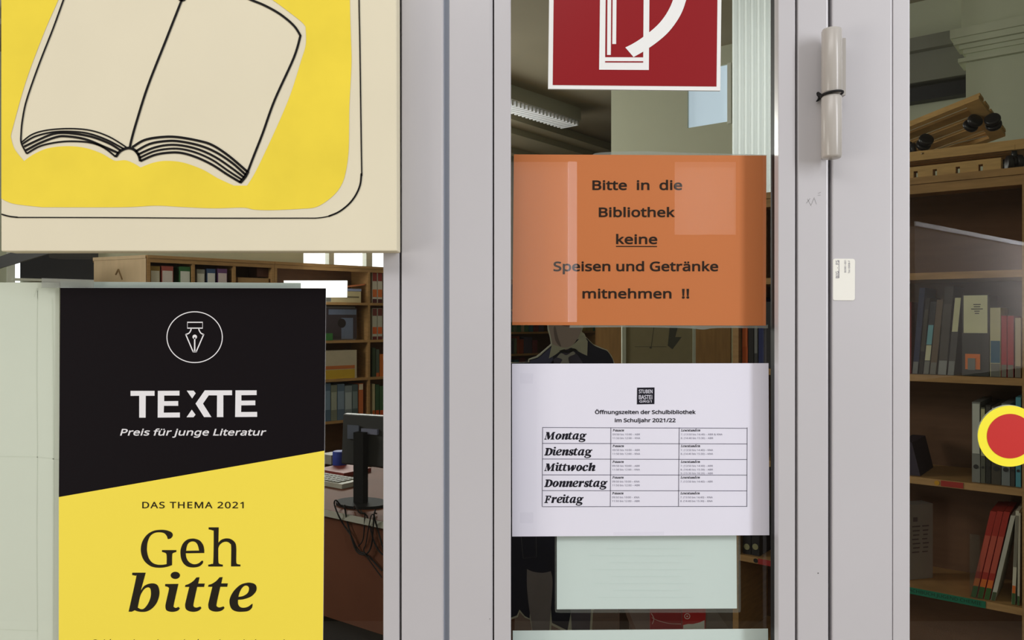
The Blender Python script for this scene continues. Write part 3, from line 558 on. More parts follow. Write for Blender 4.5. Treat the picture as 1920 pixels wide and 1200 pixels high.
# bold italic book lettering, drawn as outlines: (baseline, x-height in drawing units, outlines)
C = 1
SERIF = {
    'b': (605, 390, [[(95, 65, C), (282, 65, C), (213, 316, C), (260, 250), (330, 218), (400, 215), (450, 245), (472, 320), (465, 400), (430, 490), (370, 560), (300, 600), (230, 608), (170, 600), (130, 585, C), (90, 605, C), (45, 605, C), (148, 140), (140, 108), (95, 98, C)],
                     [(172, 548, C), (195, 430), (215, 365), (260, 295), (310, 268), (345, 285), (355, 350), (345, 420), (310, 500), (260, 560), (215, 570)]]),
    'i': (605, 390, [[(552, 222, C), (735, 220, C), (672, 500), (674, 540), (700, 552), (735, 538, C), (755, 558, C), (730, 588), (680, 605), (620, 605), (570, 585), (555, 540), (562, 480), (602, 300), (592, 266), (550, 252, C)],
                     ell(692, 102, 65, 50, 24)]),
    't': (605, 390, [[(1028, 128, C), (1008, 215, C), (1100, 215, C), (1090, 262, C), (995, 262, C), (945, 490), (950, 535), (985, 548), (1040, 533, C), (1054, 555, C), (1020, 588), (960, 606), (890, 600), (840, 570), (828, 520), (835, 470), (885, 262, C), (825, 262, C), (832, 235, C), (880, 220), (940, 180), (985, 130, C)]]),
    'e': (605, 390, [[(1560, 440, C), (1640, 432), (1740, 395), (1805, 330), (1818, 270), (1795, 225), (1740, 205), (1680, 205), (1590, 235), (1500, 320), (1448, 420), (1445, 500), (1475, 570), (1540, 602), (1620, 606), (1700, 595), (1750, 555), (1762, 505), (1755, 495, C), (1700, 535), (1640, 550), (1590, 540), (1562, 500)],
                     [(1565, 400, C), (1585, 330), (1625, 265), (1670, 243), (1705, 260), (1712, 300), (1690, 350), (1630, 388)]]),
    'M': (355, 165, [[(135, 150, C), (215, 150, C), (235, 275, C), (320, 150, C), (385, 150, C), (375, 167, C), (352, 180, C), (330, 335, C), (355, 342, C), (352, 355, C), (250, 355, C), (255, 342, C), (278, 330, C), (300, 205, C), (200, 355, C), (175, 355, C), (150, 215, C), (117, 335, C), (145, 345, C), (140, 355, C), (78, 355, C), (85, 342, C), (108, 330, C), (150, 178, C), (132, 165, C)]]),
    'o': (355, 165, [[(490, 190), (540, 213), (555, 260), (535, 310), (490, 345), (445, 357), (405, 340), (390, 290), (415, 230), (450, 200)],
                     [(487, 207), (503, 240), (482, 300), (450, 341), (436, 310), (455, 245)]]),
    'n': (355, 165, [[(585, 200, C), (655, 190, C), (645, 232, C), (690, 195), (735, 192), (747, 225), (722, 315), (728, 328), (750, 320, C), (745, 338, C), (700, 357), (660, 350), (662, 310), (685, 235), (672, 228), (640, 270), (620, 355, C), (565, 355, C), (597, 225), (580, 215, C)]]),
    'a': (355, 165, [[(1050, 190, C), (1017, 315), (1022, 328), (1047, 320, C), (1040, 338, C), (1000, 357), (965, 345), (968, 322, C), (930, 352), (895, 355), (873, 320), (890, 255), (940, 200), (1000, 188)],
                     [(988, 205), (993, 230), (962, 310), (932, 330), (923, 300), (945, 235)]]),
    'g': (355, 165, [[(1140, 190), (1190, 203), (1215, 203), (1255, 190, C), (1252, 222, C), (1215, 225, C), (1217, 255), (1190, 290), (1140, 305), (1112, 303, C), (1110, 318, C), (1190, 335), (1222, 365), (1200, 405), (1130, 428), (1060, 415), (1043, 385), (1080, 347, C), (1063, 325), (1092, 299, C), (1073, 260), (1090, 212)],
                     [(1142, 205), (1162, 230), (1150, 275), (1128, 291), (1110, 265), (1120, 225)], [(1090, 361, C), (1160, 370), (1182, 385), (1150, 405), (1090, 409), (1070, 385)]]),
    'D': (795, 165, [[(120, 592, C), (225, 592), (290, 620), (308, 680), (280, 750), (220, 790), (160, 796), (80, 795, C), (85, 780, C), (110, 770, C), (145, 620, C), (118, 607, C)],
                     [(205, 610, C), (240, 628), (250, 680), (230, 745), (190, 777), (165, 775, C)]]),
    's': (795, 165, [[(897, 635, C), (887, 690, C), (872, 690, C), (857, 652), (835, 656), (837, 682), (880, 715), (892, 750), (865, 790), (815, 798), (768, 785, C), (776, 735, C), (792, 735, C), (808, 775), (835, 775), (837, 755), (795, 715), (788, 680), (815, 642), (860, 632)]]),
    'w': (290, 135, [[(622, 165, C), (680, 153, C), (690, 245, C), (738, 158, C), (778, 158, C), (776, 240, C), (800, 195), (795, 158, C), (825, 153, C), (820, 195), (785, 250), (742, 292, C), (716, 292, C), (712, 225, C), (668, 292, C), (640, 292, C), (640, 185, C)]]),
    'c': (290, 135, [[(1108, 200, C), (1075, 206, C), (1080, 178), (1062, 166), (1035, 215), (1030, 250), (1050, 270), (1100, 250, C), (1107, 262, C), (1060, 290), (1015, 292), (988, 260), (1000, 205), (1040, 162), (1090, 155), (1120, 172)]]),
    'h': (290, 135, [[(1150, 115, C), (1215, 100, C), (1195, 188, C), (1235, 158), (1275, 158), (1282, 190), (1257, 255), (1262, 268), (1287, 262, C), (1280, 278, C), (1240, 292), (1205, 285), (1210, 250), (1230, 195), (1217, 192), (1190, 225), (1175, 290, C), (1125, 290, C), (1163, 130, C), (1145, 127, C)]]),
    'r': (1048, 143, [[(250, 914, C), (310, 904, C), (300, 947, C), (330, 910), (362, 910), (352, 955, C), (330, 957, C), (320, 942), (300, 965), (280, 1048, C), (228, 1048, C), (258, 935, C), (238, 930, C)]]),
    'F': (1048, 143, [[(95, 875, C), (230, 875, C), (222, 928, C), (206, 928, C), (192, 893, C), (152, 893, C), (140, 953, C), (165, 953, C), (178, 930, C), (194, 930, C), (182, 990, C), (166, 990, C), (160, 970, C), (137, 970, C), (122, 1030, C), (150, 1037, C), (148, 1048, C), (60, 1048, C), (65, 1037, C), (88, 1030, C), (118, 893, C), (92, 887, C)]]),
    'P': (795, 165, [[(120, 592, C), (225, 592), (275, 612), (285, 650), (255, 695), (200, 710), (165, 708, C), (152, 775, C), (180, 782, C), (177, 795, C), (80, 795, C), (85, 780, C), (110, 770, C), (145, 620, C), (118, 607, C)],
                     [(200, 610, C), (225, 625), (228, 655), (205, 688), (172, 692, C)]]),
    'L': (795, 165, [[(120, 592, C), (225, 592, C), (222, 605, C), (195, 615, C), (160, 775, C), (220, 775, C), (250, 735, C), (265, 735, C), (250, 795, C), (80, 795, C), (85, 780, C), (110, 770, C), (145, 620, C), (118, 607, C)]]),
    'u': (355, 165, [[(580, 200, C), (640, 190, C), (618, 310), (630, 322), (670, 280), (690, 195, C), (745, 195, C), (718, 320), (745, 322, C), (740, 340, C), (700, 357), (662, 345), (664, 322, C), (630, 352), (585, 357), (565, 330), (590, 230), (578, 215, C)]]),
    'd': (355, 165, [[(1070, 110, C), (1017, 315), (1022, 328), (1047, 320, C), (1040, 338, C), (1000, 357), (965, 345), (968, 322, C), (930, 352), (895, 355), (873, 320), (890, 255), (940, 200), (992, 190, C), (1008, 130, C), (1000, 118, C)],
                     [(985, 205), (990, 230), (962, 310), (932, 330), (923, 300), (945, 235)]]),
}


def serif(mb, text, x0, x1, base, xh, y, n=3, bold=0.0):
    u, cs = 0.0, []
    for ch in text:
        b, h, outl = SERIF[ch]
        ol = [smooth(o, n) if any(len(p) > 2 for p in o) or len(o) < 20 else o for o in outl]
        lo = min(p[0] for o in ol for p in o)
        hi = max(p[0] for o in ol for p in o)
        ov = 0.10 if ch in 'MDFLPg' else 0.04
        for o in ol:
            cs.append([((p[0] - lo) / h + u, (p[1] - b) / h) for p in o])
        u += (hi - lo) / h + (0.0 if ch in 'PDLF' else 0.02) - (0.10 if ch in 'nrtaeic' else 0.0) * 0.3
    k = (x1 - x0) / max(p[0] for c in cs for p in c)
    # one glyph at a time keeps inner outlines as holes even where letters touch
    i = 0
    for ch in text:
        m = len(SERIF[ch][2])
        g = [[(x0 + p[0] * k, base + p[1] * xh) for p in c] for c in cs[i:i + m]]
        mb.flat(g, y)
        if bold:
            for c in g:
                mb.ribbon(c, 2 * bold, y, smooth=False, closed=True)
        i += m


class Fr:
    """a vertical face in the room: origin (x, d from the camera), angle; a runs along it, b into it, z up"""

    def __init__(self, x, d, ang):
        self.x, self.y = x, d - CAMD
        t = math.radians(ang)
        self.e1 = (math.cos(t), math.sin(t))
        self.e2 = (-math.sin(t), math.cos(t))

    def p(self, a, b, z):
        return (self.x + a * self.e1[0] + b * self.e2[0], self.y + a * self.e1[1] + b * self.e2[1], z)

    def box(self, mb, a0, a1, b0, b1, z0, z1, lean=0.0):
        """lean shifts the top along a"""
        q = [self.p(a0, b0, z0), self.p(a1, b0, z0), self.p(a1 + lean, b0, z1), self.p(a0 + lean, b0, z1),
             self.p(a0, b1, z0), self.p(a1, b1, z0), self.p(a1 + lean, b1, z1), self.p(a0 + lean, b1, z1)]
        return mb.hexa(q)

    def quad(self, mb, a0, a1, b, z0, z1):
        return mb.add([self.p(a0, b, z0), self.p(a1, b, z0), self.p(a1, b, z1), self.p(a0, b, z1)], [(0, 1, 2, 3)])

    def at(self, px, b=0.0):
        """a of the column seen at px on the plane b"""
        k = (px - CX) / FPX
        ox, od = self.x + b * self.e2[0], self.y + CAMD + b * self.e2[1]
        return (od * k - ox) / (self.e1[0] - self.e1[1] * k)

    def z(self, px, py, b=0.0):
        a = self.at(px, b)
        d = self.y + CAMD + a * self.e1[1] + b * self.e2[1]
        return EYE + (CY - py) / FPX * d

    def pt(self, px, py, b=0.0):
        return self.p(self.at(px, b), b, self.z(px, py, b))

# ------------------------------------------------------------------ materials
FRAME = mat('grey_lacquer', (199, 196, 198), 0.27, 0.5, var=0.015, scale=6, bump=0.02)
REBATE_SHADE = mat('rebate_blue_shade', (158, 166, 180), 0.45, 0.4)  # shade and reflection in the rebate put into its blue-grey colour
RUBBER = mat('black_rubber', (22, 20, 20), 0.6, 0.3)
CANVAS = mat('cream_canvas', (232, 223, 196), 0.85, 0.15, var=0.02, scale=9, bump=0.08)
YELPAINT = mat('yellow_paint', (246, 220, 70), 0.7, 0.2, var=0.05, scale=14)
INK = mat('black_marker', (14, 10, 8), 0.6, 0.2)
PAPER = mat('white_paper', (233, 231, 243), 0.75, 0.2, var=0.01, scale=8)
PRINT = mat('printed_black', (28, 26, 36), 0.7, 0.2)
PRINTGREY = mat('printed_grey', (120, 118, 135), 0.7, 0.2)
LINEGREY = mat('printed_line', (95, 93, 108), 0.7, 0.2)
POSTBLACK = mat('poster_black', (20, 15, 18), 0.7, 0.1)
POSTYEL = mat('poster_yellow', (255, 232, 82), 0.6, 0.2)
POSTWHITE = mat('poster_white', (240, 238, 240), 0.6, 0.2)
SIGNRED = mat('sign_red', (146, 20, 27), 0.35, 0.3)
SIGNWHITE = mat('sign_white', (243, 243, 240), 0.35, 0.4)
ORANGE = mat('orange_paper', (226, 134, 80), 0.5, 0.3, var=0.015, scale=6)
ORINK = mat('brown_black_ink', (52, 34, 26), 0.6, 0.2)
PALE = mat('pale_backing_paper', (238, 240, 228), 0.8, 0.2, var=0.03, scale=3)
PALEFOLD = mat('pale_paper_crease', (228, 231, 217), 0.8, 0.2)
PALEBLUE = mat('pale_paper', (232, 242, 242), 0.8, 0.2, var=0.015, scale=3)
GHOST = mat('show_through_print', (227, 238, 237), 0.8, 0.2)
LABEL = mat('label_stock', (240, 238, 228), 0.5, 0.3)
DOTYEL = mat('dot_yellow', (255, 240, 55), 0.5, 0.3)
DOTRED = mat('dot_red', (200, 42, 36), 0.5, 0.3)
HINGEMAT = mat('hinge_lacquer', (182, 176, 168), 0.25, 0.5)
GLASS = clear_mat('window_glass', (0.955, 0.968, 0.952), 1.7)
TAPE = clear_mat('clear_tape', (0.85, 0.88, 0.86), 0.8, 0.25, haze=0.35)
FILM = clear_mat('clear_film', (0.9, 0.92, 0.9), 0.8, 0.12, haze=0.14)
ACRYL = clear_mat('clear_acrylic', (0.9, 0.93, 0.91), 1.0, 0.08, haze=0.02)

# ------------------------------------------------------------------ the glazed partition (setting)
ZB, ZT = 0.0, 2.30


def X0(px, y=0.0):
    return (px - CX) * S(y)


def profile(mb, pts, z0=ZB, z1=ZT):
    """pts: (photo column on the front plane, depth) outline, extruded upright"""
    return mb.prism([(X0(p[0]), p[1], z0) for p in pts], (0, 0, z1 - z0))


def rounded(px0, px1, yf, yb, rl=1.2, rr=1.2):
    """bar outline with rounded front edges; radii in photo pixels"""
    k = S(0)
    pts = [(px0, yb)]
    for i in range(5):
        t = math.pi / 2 * i / 4
        pts.append((px0 + rl * (1 - math.cos(math.pi / 2 - t + 0)) if False else px0 + rl - rl * math.cos(t), yf + rl * k - rl * k * math.sin(t)))
    for i in range(5):
        t = math.pi / 2 * i / 4
        pts.append((px1 - rr + rr * math.sin(t), yf + rr * k - rr * k * math.cos(t)))
    pts.append((px1, yb))
    return pts


def bar(name, px0, px1, yf, yb, parent, m=None, rl=1.2, rr=1.2, z0=ZB, z1=ZT):
    mb = MB()
    profile(mb, rounded(px0, px1, yf, yb, rl, rr), z0, z1)
    return mb.build(name, m or FRAME, parent)


w1 = thing('window_1', 'glazed panel left of the door behind canvas and poster', 'window', (X0(400), 0.03, 0), kind='structure')
bar('frame', 753, 831.5, 0.0, 0.07, w1, rl=1.2, rr=5.0)
bar('door_rebate', 826, 843, 0.006, 0.05, w1, REBATE_SHADE, rl=.5, rr=.5)
bar('frame_groove', 744, 757, 0.016, 0.06, w1, rl=.5, rr=.5)
bar('glazing_bead', 718.3, 748.5, 0.0012, 0.028, w1, rl=1.0, rr=1.6)
bar('glazing_gasket', 716.5, 746, 0.019, 0.0295, w1, RUBBER, rl=.3, rr=.3)
mb = MB().box(X0(-330), X0(745), 0.030, 0.036, 0.12, ZT - 0.1)
mb.build('glass_pane', GLASS, w1)
bar('bottom_rail', -330, 753, 0.0, 0.07, w1, z1=0.14)
bar('top_rail', -330, 753, 0.0, 0.07, w1, z0=ZT - 0.12)

d1 = thing('door_1', 'grey glazed door leaf with paper notices on its pane', 'door', (X0(1200), 0.03, 0.01), kind='structure')
bar('stile', 842.5, 924.0, 0.0, 0.06, d1, rl=1.0, rr=6.5, z0=0.01, z1=ZT - .06)
bar('glazing_bead', 926.4, 958.0, 0.0015, 0.015, d1, rl=0.7, rr=3.2, z0=0.01, z1=ZT - .06)
bar('bead_groove', 918, 930, 0.014, 0.05, d1, RUBBER, rl=.4, rr=.4, z0=0.01, z1=ZT - .06)
bar('glazing_gasket', 920, 957, 0.0155, 0.0285, d1, RUBBER, rl=.4, rr=.4, z0=0.01, z1=ZT - .06)
bar('stile', 1496.5, 1554.5, 0.0, 0.06, d1, rl=1.2, rr=5.0, z0=0.01, z1=ZT - .06)
bar('glazing_bead', 1460, 1491.5, 0.001, 0.015, d1, rl=1.4, rr=1.0, z0=0.01, z1=ZT - .06)
bar('bead_groove', 1488, 1500, 0.012, 0.05, d1, mat('brown_shadow_gap', (120, 104, 88), 0.6), rl=.4, rr=.4, z0=0.01, z1=ZT - .06)
bar('glazing_gasket', 1460.3, 1497, 0.0152, 0.0295, d1, RUBBER, rl=.4, rr=.4, z0=0.01, z1=ZT - .06)
mb = MB().box(X0(945), X0(1472), 0.030, 0.036, 0.1, ZT - 0.12)
mb.build('glass_pane', GLASS, d1)
bar('bottom_rail', 957, 1460, 0.0, 0.06, d1, z0=0.01, z1=0.13)
bar('top_rail', 957, 1460, 0.0, 0.06, d1, z0=ZT - .2, z1=ZT - .06)
# lift-off hinge: plate, two rounded barrels
hy = -0.021
hx = X0(1559.5, hy)
hr = 18.3 * S(hy)
zt, zm, zb = W(0, 54, hy)[2], W(0, 178, hy)[2], W(0, 297.5, hy)[2]
mb = MB()
mb.sm = True
mb.cyl((hx, hy, (zt + zm) / 2 + 0.0003), (0, 0, 1), hr, zt - zm - 0.0006, 40, 0.003)
mb.build('hinge_barrel', HINGEMAT, d1)
mb = MB()
mb.sm = True
mb.cyl((hx - 0.0002, hy, (zb + zm) / 2 - 0.0003), (0, 0, 1), hr, zm - zb - 0.0006, 40, 0.003)
mb.build('hinge_barrel', HINGEMAT, d1)
for z0, z1, xa, xb in ((zm + .001, zt - .009, 1556, 1578.5), (zb + .004, zm - .001, 1543, 1556)):
    mb = MB().box(X0(xa, -.006), X0(xb, -.006), hy + .004, -0.0002, z0, z1)
    mb.build('hinge_plate', HINGEMAT, d1)
# scuffs on the stile
mb = MB()
for a, b, w in (((1512, 381), (1519, 372), .9), ((1514, 373), (1521, 386), .8), ((1521, 384), (1527, 370), .8), ((1527, 372), (1531, 383), .7),
                ((1534, 363), (1539, 360), .9), ((1533, 366), (1539, 366), .6)):
    mb.ribbon([a, b], w, -0.0002, smooth=False)
mb.build('scuff_mark', mat('scuff_grey', (158, 156, 156), 0.7), d1)
mb = MB()
mb.flat([ell(1534, 1074.7, 1.3, 1.2, 10)], -0.0002)
mb.flat([ell(918.5, 1160.5, 1.0, .8, 8)], -0.0002)
mb.build('chip_mark', mat('chip_grey', (98, 96, 96), 0.7), d1)

w2 = thing('window_2', 'glazed panel right of the door hinge with a round sticker', 'window', (X0(1900), 0.03, 0), kind='structure')
bar('frame', 1561, 1675, 0.0, 0.07, w2, rl=2.0, rr=5.5)
bar('hinge_seal', 1548, 1566, 0.012, 0.05, w2, RUBBER, rl=.4, rr=.4)
bar('frame_groove', 1668, 1682, 0.006, 0.06, w2, rl=.4, rr=.4)
bar('glazing_bead', 1675.6, 1708.2, 0.0012, 0.028, w2, rl=1.0, rr=4.0)
mb = MB().box(X0(1690), X0(2560), 0.030, 0.036, 0.12, ZT - 0.1)
mb.build('glass_pane', GLASS, w2)
bar('bottom_rail', 1674, 2560, 0.0, 0.07, w2, z1=0.14)
bar('top_rail', 1674, 2560, 0.0, 0.07, w2, z0=ZT - 0.12)

# ------------------------------------------------------------------ canvas with a painted open book
CF = -0.030
cv = thing('canvas_picture', 'cream canvas with yellow field and drawn open book above the poster', 'picture', W(370, 473, -0.015))
mb = MB()
q = [W(1.5, 471.5, CF), W(744.5, 471, CF), W(743, -260, CF), W(1.5, -260, CF)]
mb.slab(q, 0.0275)
cb = mb.build('stretched_canvas', CANVAS, cv)
bv = cb.modifiers.new('soft_edges', 'BEVEL')
bv.width = 0.0016
bv.segments = 3
PY = CF - 0.0004
field = [(2.5, 372, C), (12.5, 377.5), (31, 383), (79, 388.5, C), (229, 388.5), (292, 385.6), (340, 388), (400, 390.5), (456, 389.3), (477, 393), (510, 394), (564, 391.5), (594.5, 387.5), (623, 368.5), (640, 347), (648.5, 321), (653.5, 284), (654.5, 240), (655, 200), (657.5, 150), (659, 110), (657.5, 60), (656, 0), (655, -150, C), (2.5, -150, C)]
book = [(109, 0), (83, 60), (48, 154), (21, 250, C), (20, 256, C), (27, 279), (45, 302, C), (62.5, 289.6), (89.6, 278), (125, 274), (158, 277), (187.5, 286.5), (208, 298), (217, 301.5), (235, 300.5), (250, 306), (263.5, 314, C), (287.5, 305), (312.5, 301.5), (344, 305), (380, 318), (408, 334), (438.5, 348, C), (463.5, 348, C), (482, 316.7), (518.7, 238.7), (544.6, 177), (565, 112.5), (573.5, 83), (573, 50, C), (565, 40.6), (542.5, 23), (511, 0), (470, -24), (420, -40), (360, -34), (338, -12, C), (300, -50), (240, -62), (180, -60), (125, -44, C)]
mb = MB().flat([smooth(field, 6), smooth(book, 6)], PY)
mb.build('yellow_paint', YELPAINT, cv)
mb = MB()
LY = PY - 0.0003
ln = [([(121, -6), (100, 52), (73, 121), (50, 187), (42, 225), (39.6, 250), (40, 268), (50, 288)], 3.0),
      ([(341.5, -2), (310, 78), (277, 162), (256, 228), (247, 260), (243.5, 276)], 4.3),
      ([(440, -14), (471.7, 0), (497, 10.5), (526, 27), (551, 48), (563.5, 67)], 4.2),
      ([(563.5, 66), (551, 108), (515, 187.5), (492.5, 250), (476, 292), (464.5, 322)], 4.2),
      ([(40, 267), (60, 252), (88, 244), (130, 241), (170, 244.5), (205, 256.5), (237, 276)], 2.6),
      ([(42, 270), (65, 256), (97, 248), (130, 246.5), (165, 250), (200, 262), (232, 279)], 3.2),
      ([(45, 275), (70, 263), (100, 251), (128, 249.5), (170, 256), (205, 269), (226, 282)], 4.0),
      ([(48, 282), (75, 268), (105, 257), (125, 255.5), (160, 261), (195, 275), (222, 287)], 4.2),
      ([(50, 288), (75, 274), (105, 267), (135, 264.8), (170, 267.5), (195, 277), (217, 294)], 3.2),
      ([(217, 294), (226, 283), (240, 277.5), (252, 281), (260, 291), (263, 302)], 5.0),
      ([(248, 276), (271, 262.5), (302, 257), (333, 257), (375, 264.5), (400, 273), (430, 293), (464, 322)], 4.4),
      ([(254, 284), (280, 270), (310, 264.5), (337, 265), (375, 273), (406, 286), (436, 306), (461, 328)], 4.2),
      ([(258, 290), (285, 278), (312, 272), (339, 272.5), (372, 280), (403, 294), (433, 314), (458, 333)], 4.0),
      ([(261, 296), (288, 284), (315, 279), (341, 279.5), (370, 287), (400, 301), (429, 321), (454, 337)], 3.6),
      ([(263, 302), (290, 290.5), (318, 286), (342, 287), (370, 295.5), (399, 309.5), (426, 327), (451, 342)], 4.2),
      ([(465, 321), (459, 332), (450, 342.5)], 6.0)]
for p, w in ln:
    mb.ribbon(p, w, LY)
mb.flat([ell(341.5, -1, 7, 3.6, 14)], LY)
mb.build('drawn_book_lines', INK, cv)
mb = MB()
mb.ribbon([(672.5, -150), (673.3, 0), (674.8, 83), (677, 240), (678.4, 330)], 2.4, LY)
mb.ribbon([(677.6, 325), (675.6, 345), (668, 364), (655, 381.7), (635.7, 397), (616, 405.5)], 3.2, LY)
mb.ribbon([(620, 404.5), (597, 408.6), (560, 409), (380, 409), (200, 408), (30, 407.6)], 2.0, LY)
mb.ribbon([(33, 407.4), (17, 405.5), (2.5, 401.5)], 2.6, LY)
mb.build('drawn_border_line', INK, cv)

# ------------------------------------------------------------------ black and yellow literature poster
PF = 0.0276
po = thing('poster', 'black and yellow literature prize poster on the glass under the canvas', 'poster', W(360, 1300, 0.028))
mb = MB()
mb.slab([W(110, 1330, PF), W(604.5, 1330, PF), W(611, 540.5, PF), W(113, 539.5, PF)], 0.0008)
mb.build('paper', POSTWHITE, po)
mb = MB().poly([(110.3, 932), (608.3, 845), (611, 540.7), (113, 539.7)], PF - 0.0002)
mb.build('black_panel', POSTBLACK, po)
mb = MB().poly([(110, 1330), (604.5, 1330), (608.3, 845), (110.3, 932)], PF - 0.0002)
mb.build('yellow_panel', POSTYEL, po)
TY = PF - 0.0004


def zq(pts, ox, oy, k):
    return [(ox + p[0] / k, oy + p[1] / k) + tuple(p[2:]) for p in pts]


mb = MB()
for pts in ([(72, 95), (405, 95), (405, 163), (283, 163), (281, 466), (192, 466), (192, 163), (72, 165)],
            [(450, 95), (750, 93), (750, 160), (538, 160), (538, 238), (732, 236), (732, 302), (535, 302), (532, 397), (755, 395), (755, 463), (448, 465)],
            [(850, 92), (945, 92), (975, 128), (925, 200)], [(920, 355), (972, 425), (945, 460), (848, 460)],
            [(1100, 88), (1478, 88), (1478, 155), (1357, 155), (1357, 458), (1268, 458), (1270, 157), (1155, 157), (1075, 272), (1192, 458), (1090, 458), (972, 272)],
            [(1525, 88), (1818, 88), (1818, 153), (1607, 155), (1607, 230), (1800, 228), (1800, 294), (1605, 296), (1603, 388), (1825, 386), (1825, 455), (1520, 457)]):
    mb.flat([zq(pts, 235, 720, 7.385)], TY)
mb.build('title_lettering', POSTWHITE, po)
mb = MB()
sans(mb, 'Preis für junge Literatur', 225.5, 499, 816.3, 14.6, TY, bold=0.4, shear=0.2)
mb.build('subtitle_lettering', POSTWHITE, po)
mb = MB()
mb.ribbon(zq(ell(678, 597, 542, 497, 64), 300, 575, 10.44), 1.75, TY, smooth=False, closed=True)
for p, w, cl in (([(537, 306), (833, 306), (833, 420), (537, 420)], 2.2, True),
                 ([(610, 425), (600, 470), (565, 520), (500, 545)], 2.2, False), ([(757, 425), (770, 470), (803, 520), (858, 545)], 2.2, False),
                 ([(503, 540), (650, 888)], 2.2, False), ([(857, 540), (706, 888)], 2.2, False), ([(640, 882), (716, 882)], 2.2, False),
                 ([(679, 600), (679, 884)], 2.6, False)):
    mb.ribbon(zq(p, 300, 575, 10.44), w, TY, smooth=not cl and len(p) > 2, closed=cl)
mb.flat([zq(ell(680, 591, 45, 44, 20), 300, 575, 10.44)], TY)
mb.build('pen_nib_emblem', POSTWHITE, po)
mb = MB()
sans(mb, 'DAS THEMA 2021', 267, 456.5, 952.8, 14.4, TY, bold=0.25, track=0.06)
PINK = mat('poster_ink', (34, 28, 16), 0.6, 0.2)
mb.build('lettering', PINK, po)
mb = MB()
G = [(545, 282, C), (590, 272), (625, 235), (628, 195), (600, 160), (520, 130), (425, 122), (300, 140), (190, 205), (110, 320), (82, 450), (100, 570), (150, 665), (240, 740), (330, 768), (430, 772), (530, 758), (618, 728, C), (620, 560), (635, 522), (692, 502, C), (692, 470, C), (445, 470, C), (445, 502, C), (505, 520), (525, 560), (525, 710, C), (450, 722), (360, 718), (280, 685), (220, 610), (190, 500), (188, 420), (200, 330), (240, 235), (310, 180), (400, 165), (480, 180), (525, 225)]
E1 = [(1170, 520, C), (1168, 450), (1145, 370), (1090, 305), (1020, 278), (960, 273), (880, 290), (810, 350), (770, 440), (762, 520), (775, 620), (820, 705), (890, 755), (980, 768), (1070, 755), (1130, 715), (1152, 672), (1142, 653), (1122, 656), (1080, 692), (1020, 712), (960, 705), (900, 665), (864, 600), (852, 525, C)]
E2 = [(858, 482, C), (870, 410), (900, 350), (960, 322), (1020, 335), (1060, 390), (1082, 478, C)]
H = [(1245, 80, C), (1418, 80, C), (1412, 345, C), (1460, 295), (1540, 270), (1620, 280), (1690, 330), (1718, 420), (1718, 660), (1735, 708), (1790, 718, C), (1790, 750, C), (1628, 750, C), (1632, 420), (1612, 358), (1560, 328), (1490, 337), (1432, 385), (1410, 440, C), (1412, 660), (1430, 705), (1488, 720, C), (1488, 752, C), (1238, 752, C), (1238, 720, C), (1300, 705), (1325, 660), (1332, 180), (1318, 135), (1245, 115, C)]
mb.flat([zq(smooth(G), 255, 980, 9.143)], TY)
mb.flat([zq(smooth(E1), 255, 980, 9.143), zq(smooth(E2), 255, 980, 9.143)], TY)
mb.flat([zq(smooth(H), 255, 980, 9.143)], TY)
mb.build('lettering', PINK, po)
mb = MB()
for ch, dx, dy in (('b', 0, 0), ('i', 0, 0), ('t', 0, 0), ('t', 320, -2), ('e', 0, 0)):
    mb.flat([[(235 + (p[0] + dx) / 7.385, 1065 + (p[1] + dy) / 7.385) for p in (smooth(o) if len(o[0]) > 2 or any(len(q) > 2 for q in o) else (smooth(o) if len(o) < 20 else o))] for o in SERIF[ch][2]], TY)
mb.build('lettering', PINK, po)
mb = MB()
sans(mb, 'Seid mutig, seiometin, lass Assoziationen in', 174, 545, 1210.0, 13.2, TY, bold=0.1)
mb.build('lettering', PINK, po)

# ------------------------------------------------------------------ fire extinguisher sign
fs = thing('fire_extinguisher_sign', 'red square fire extinguisher sign with white border at door pane top', 'sign', W(1190, 168, 0.028))
SY = 0.0262
mb = MB()
mb.slab([W(1027.7, 166.5, SY), W(1350.5, 170, SY), W(1354.5, -160, SY), W(1031.5, -160, SY)], 0.003)
mb.build('backing_plate', SIGNWHITE, fs)
mb = MB().poly([(1036.3, 159.5), (1343.4, 162.3), (1346.8, -150), (1039.8, -150)], SY - 0.0002)
mb.build('red_field', SIGNRED, fs)
mb = MB()
ky = SY - 0.0004
mb.flat([[(1123.4, 130.6), (1216.6, 131.2), (1218.6, -120), (1126.4, -120)], [(1134.6, 107.3), (1206.0, 107.6), (1207.6, -112), (1136.6, -112)]], ky)
mb.poly([(1138.2, 103), (1145.2, 103), (1146.6, -80), (1139.6, -80)], ky)
mb.poly([(1148.0, 82.5), (1155.2, 82.5), (1156.6, -80), (1149.4, -80)], ky)
hose = [(850, 367, C), (797, 305, C), (850, 278), (915, 235), (1000, 165), (1060, 90), (1103, 0), (1125, -110, C), (1212, -110, C), (1188, 0), (1150, 100), (1080, 200), (1000, 272), (915, 330)]
mb.flat([zq(smooth(hose), 940, 0, 3.4286)], ky - 0.0001)
mb.build('extinguisher_symbol', SIGNWHITE, fs)
mb = MB().poly([(1134.6, 117), (1206, 117.2), (1206, 114.8), (1134.6, 114.6)], ky - 0.0003)
mb.build('symbol_line', SIGNRED, fs)

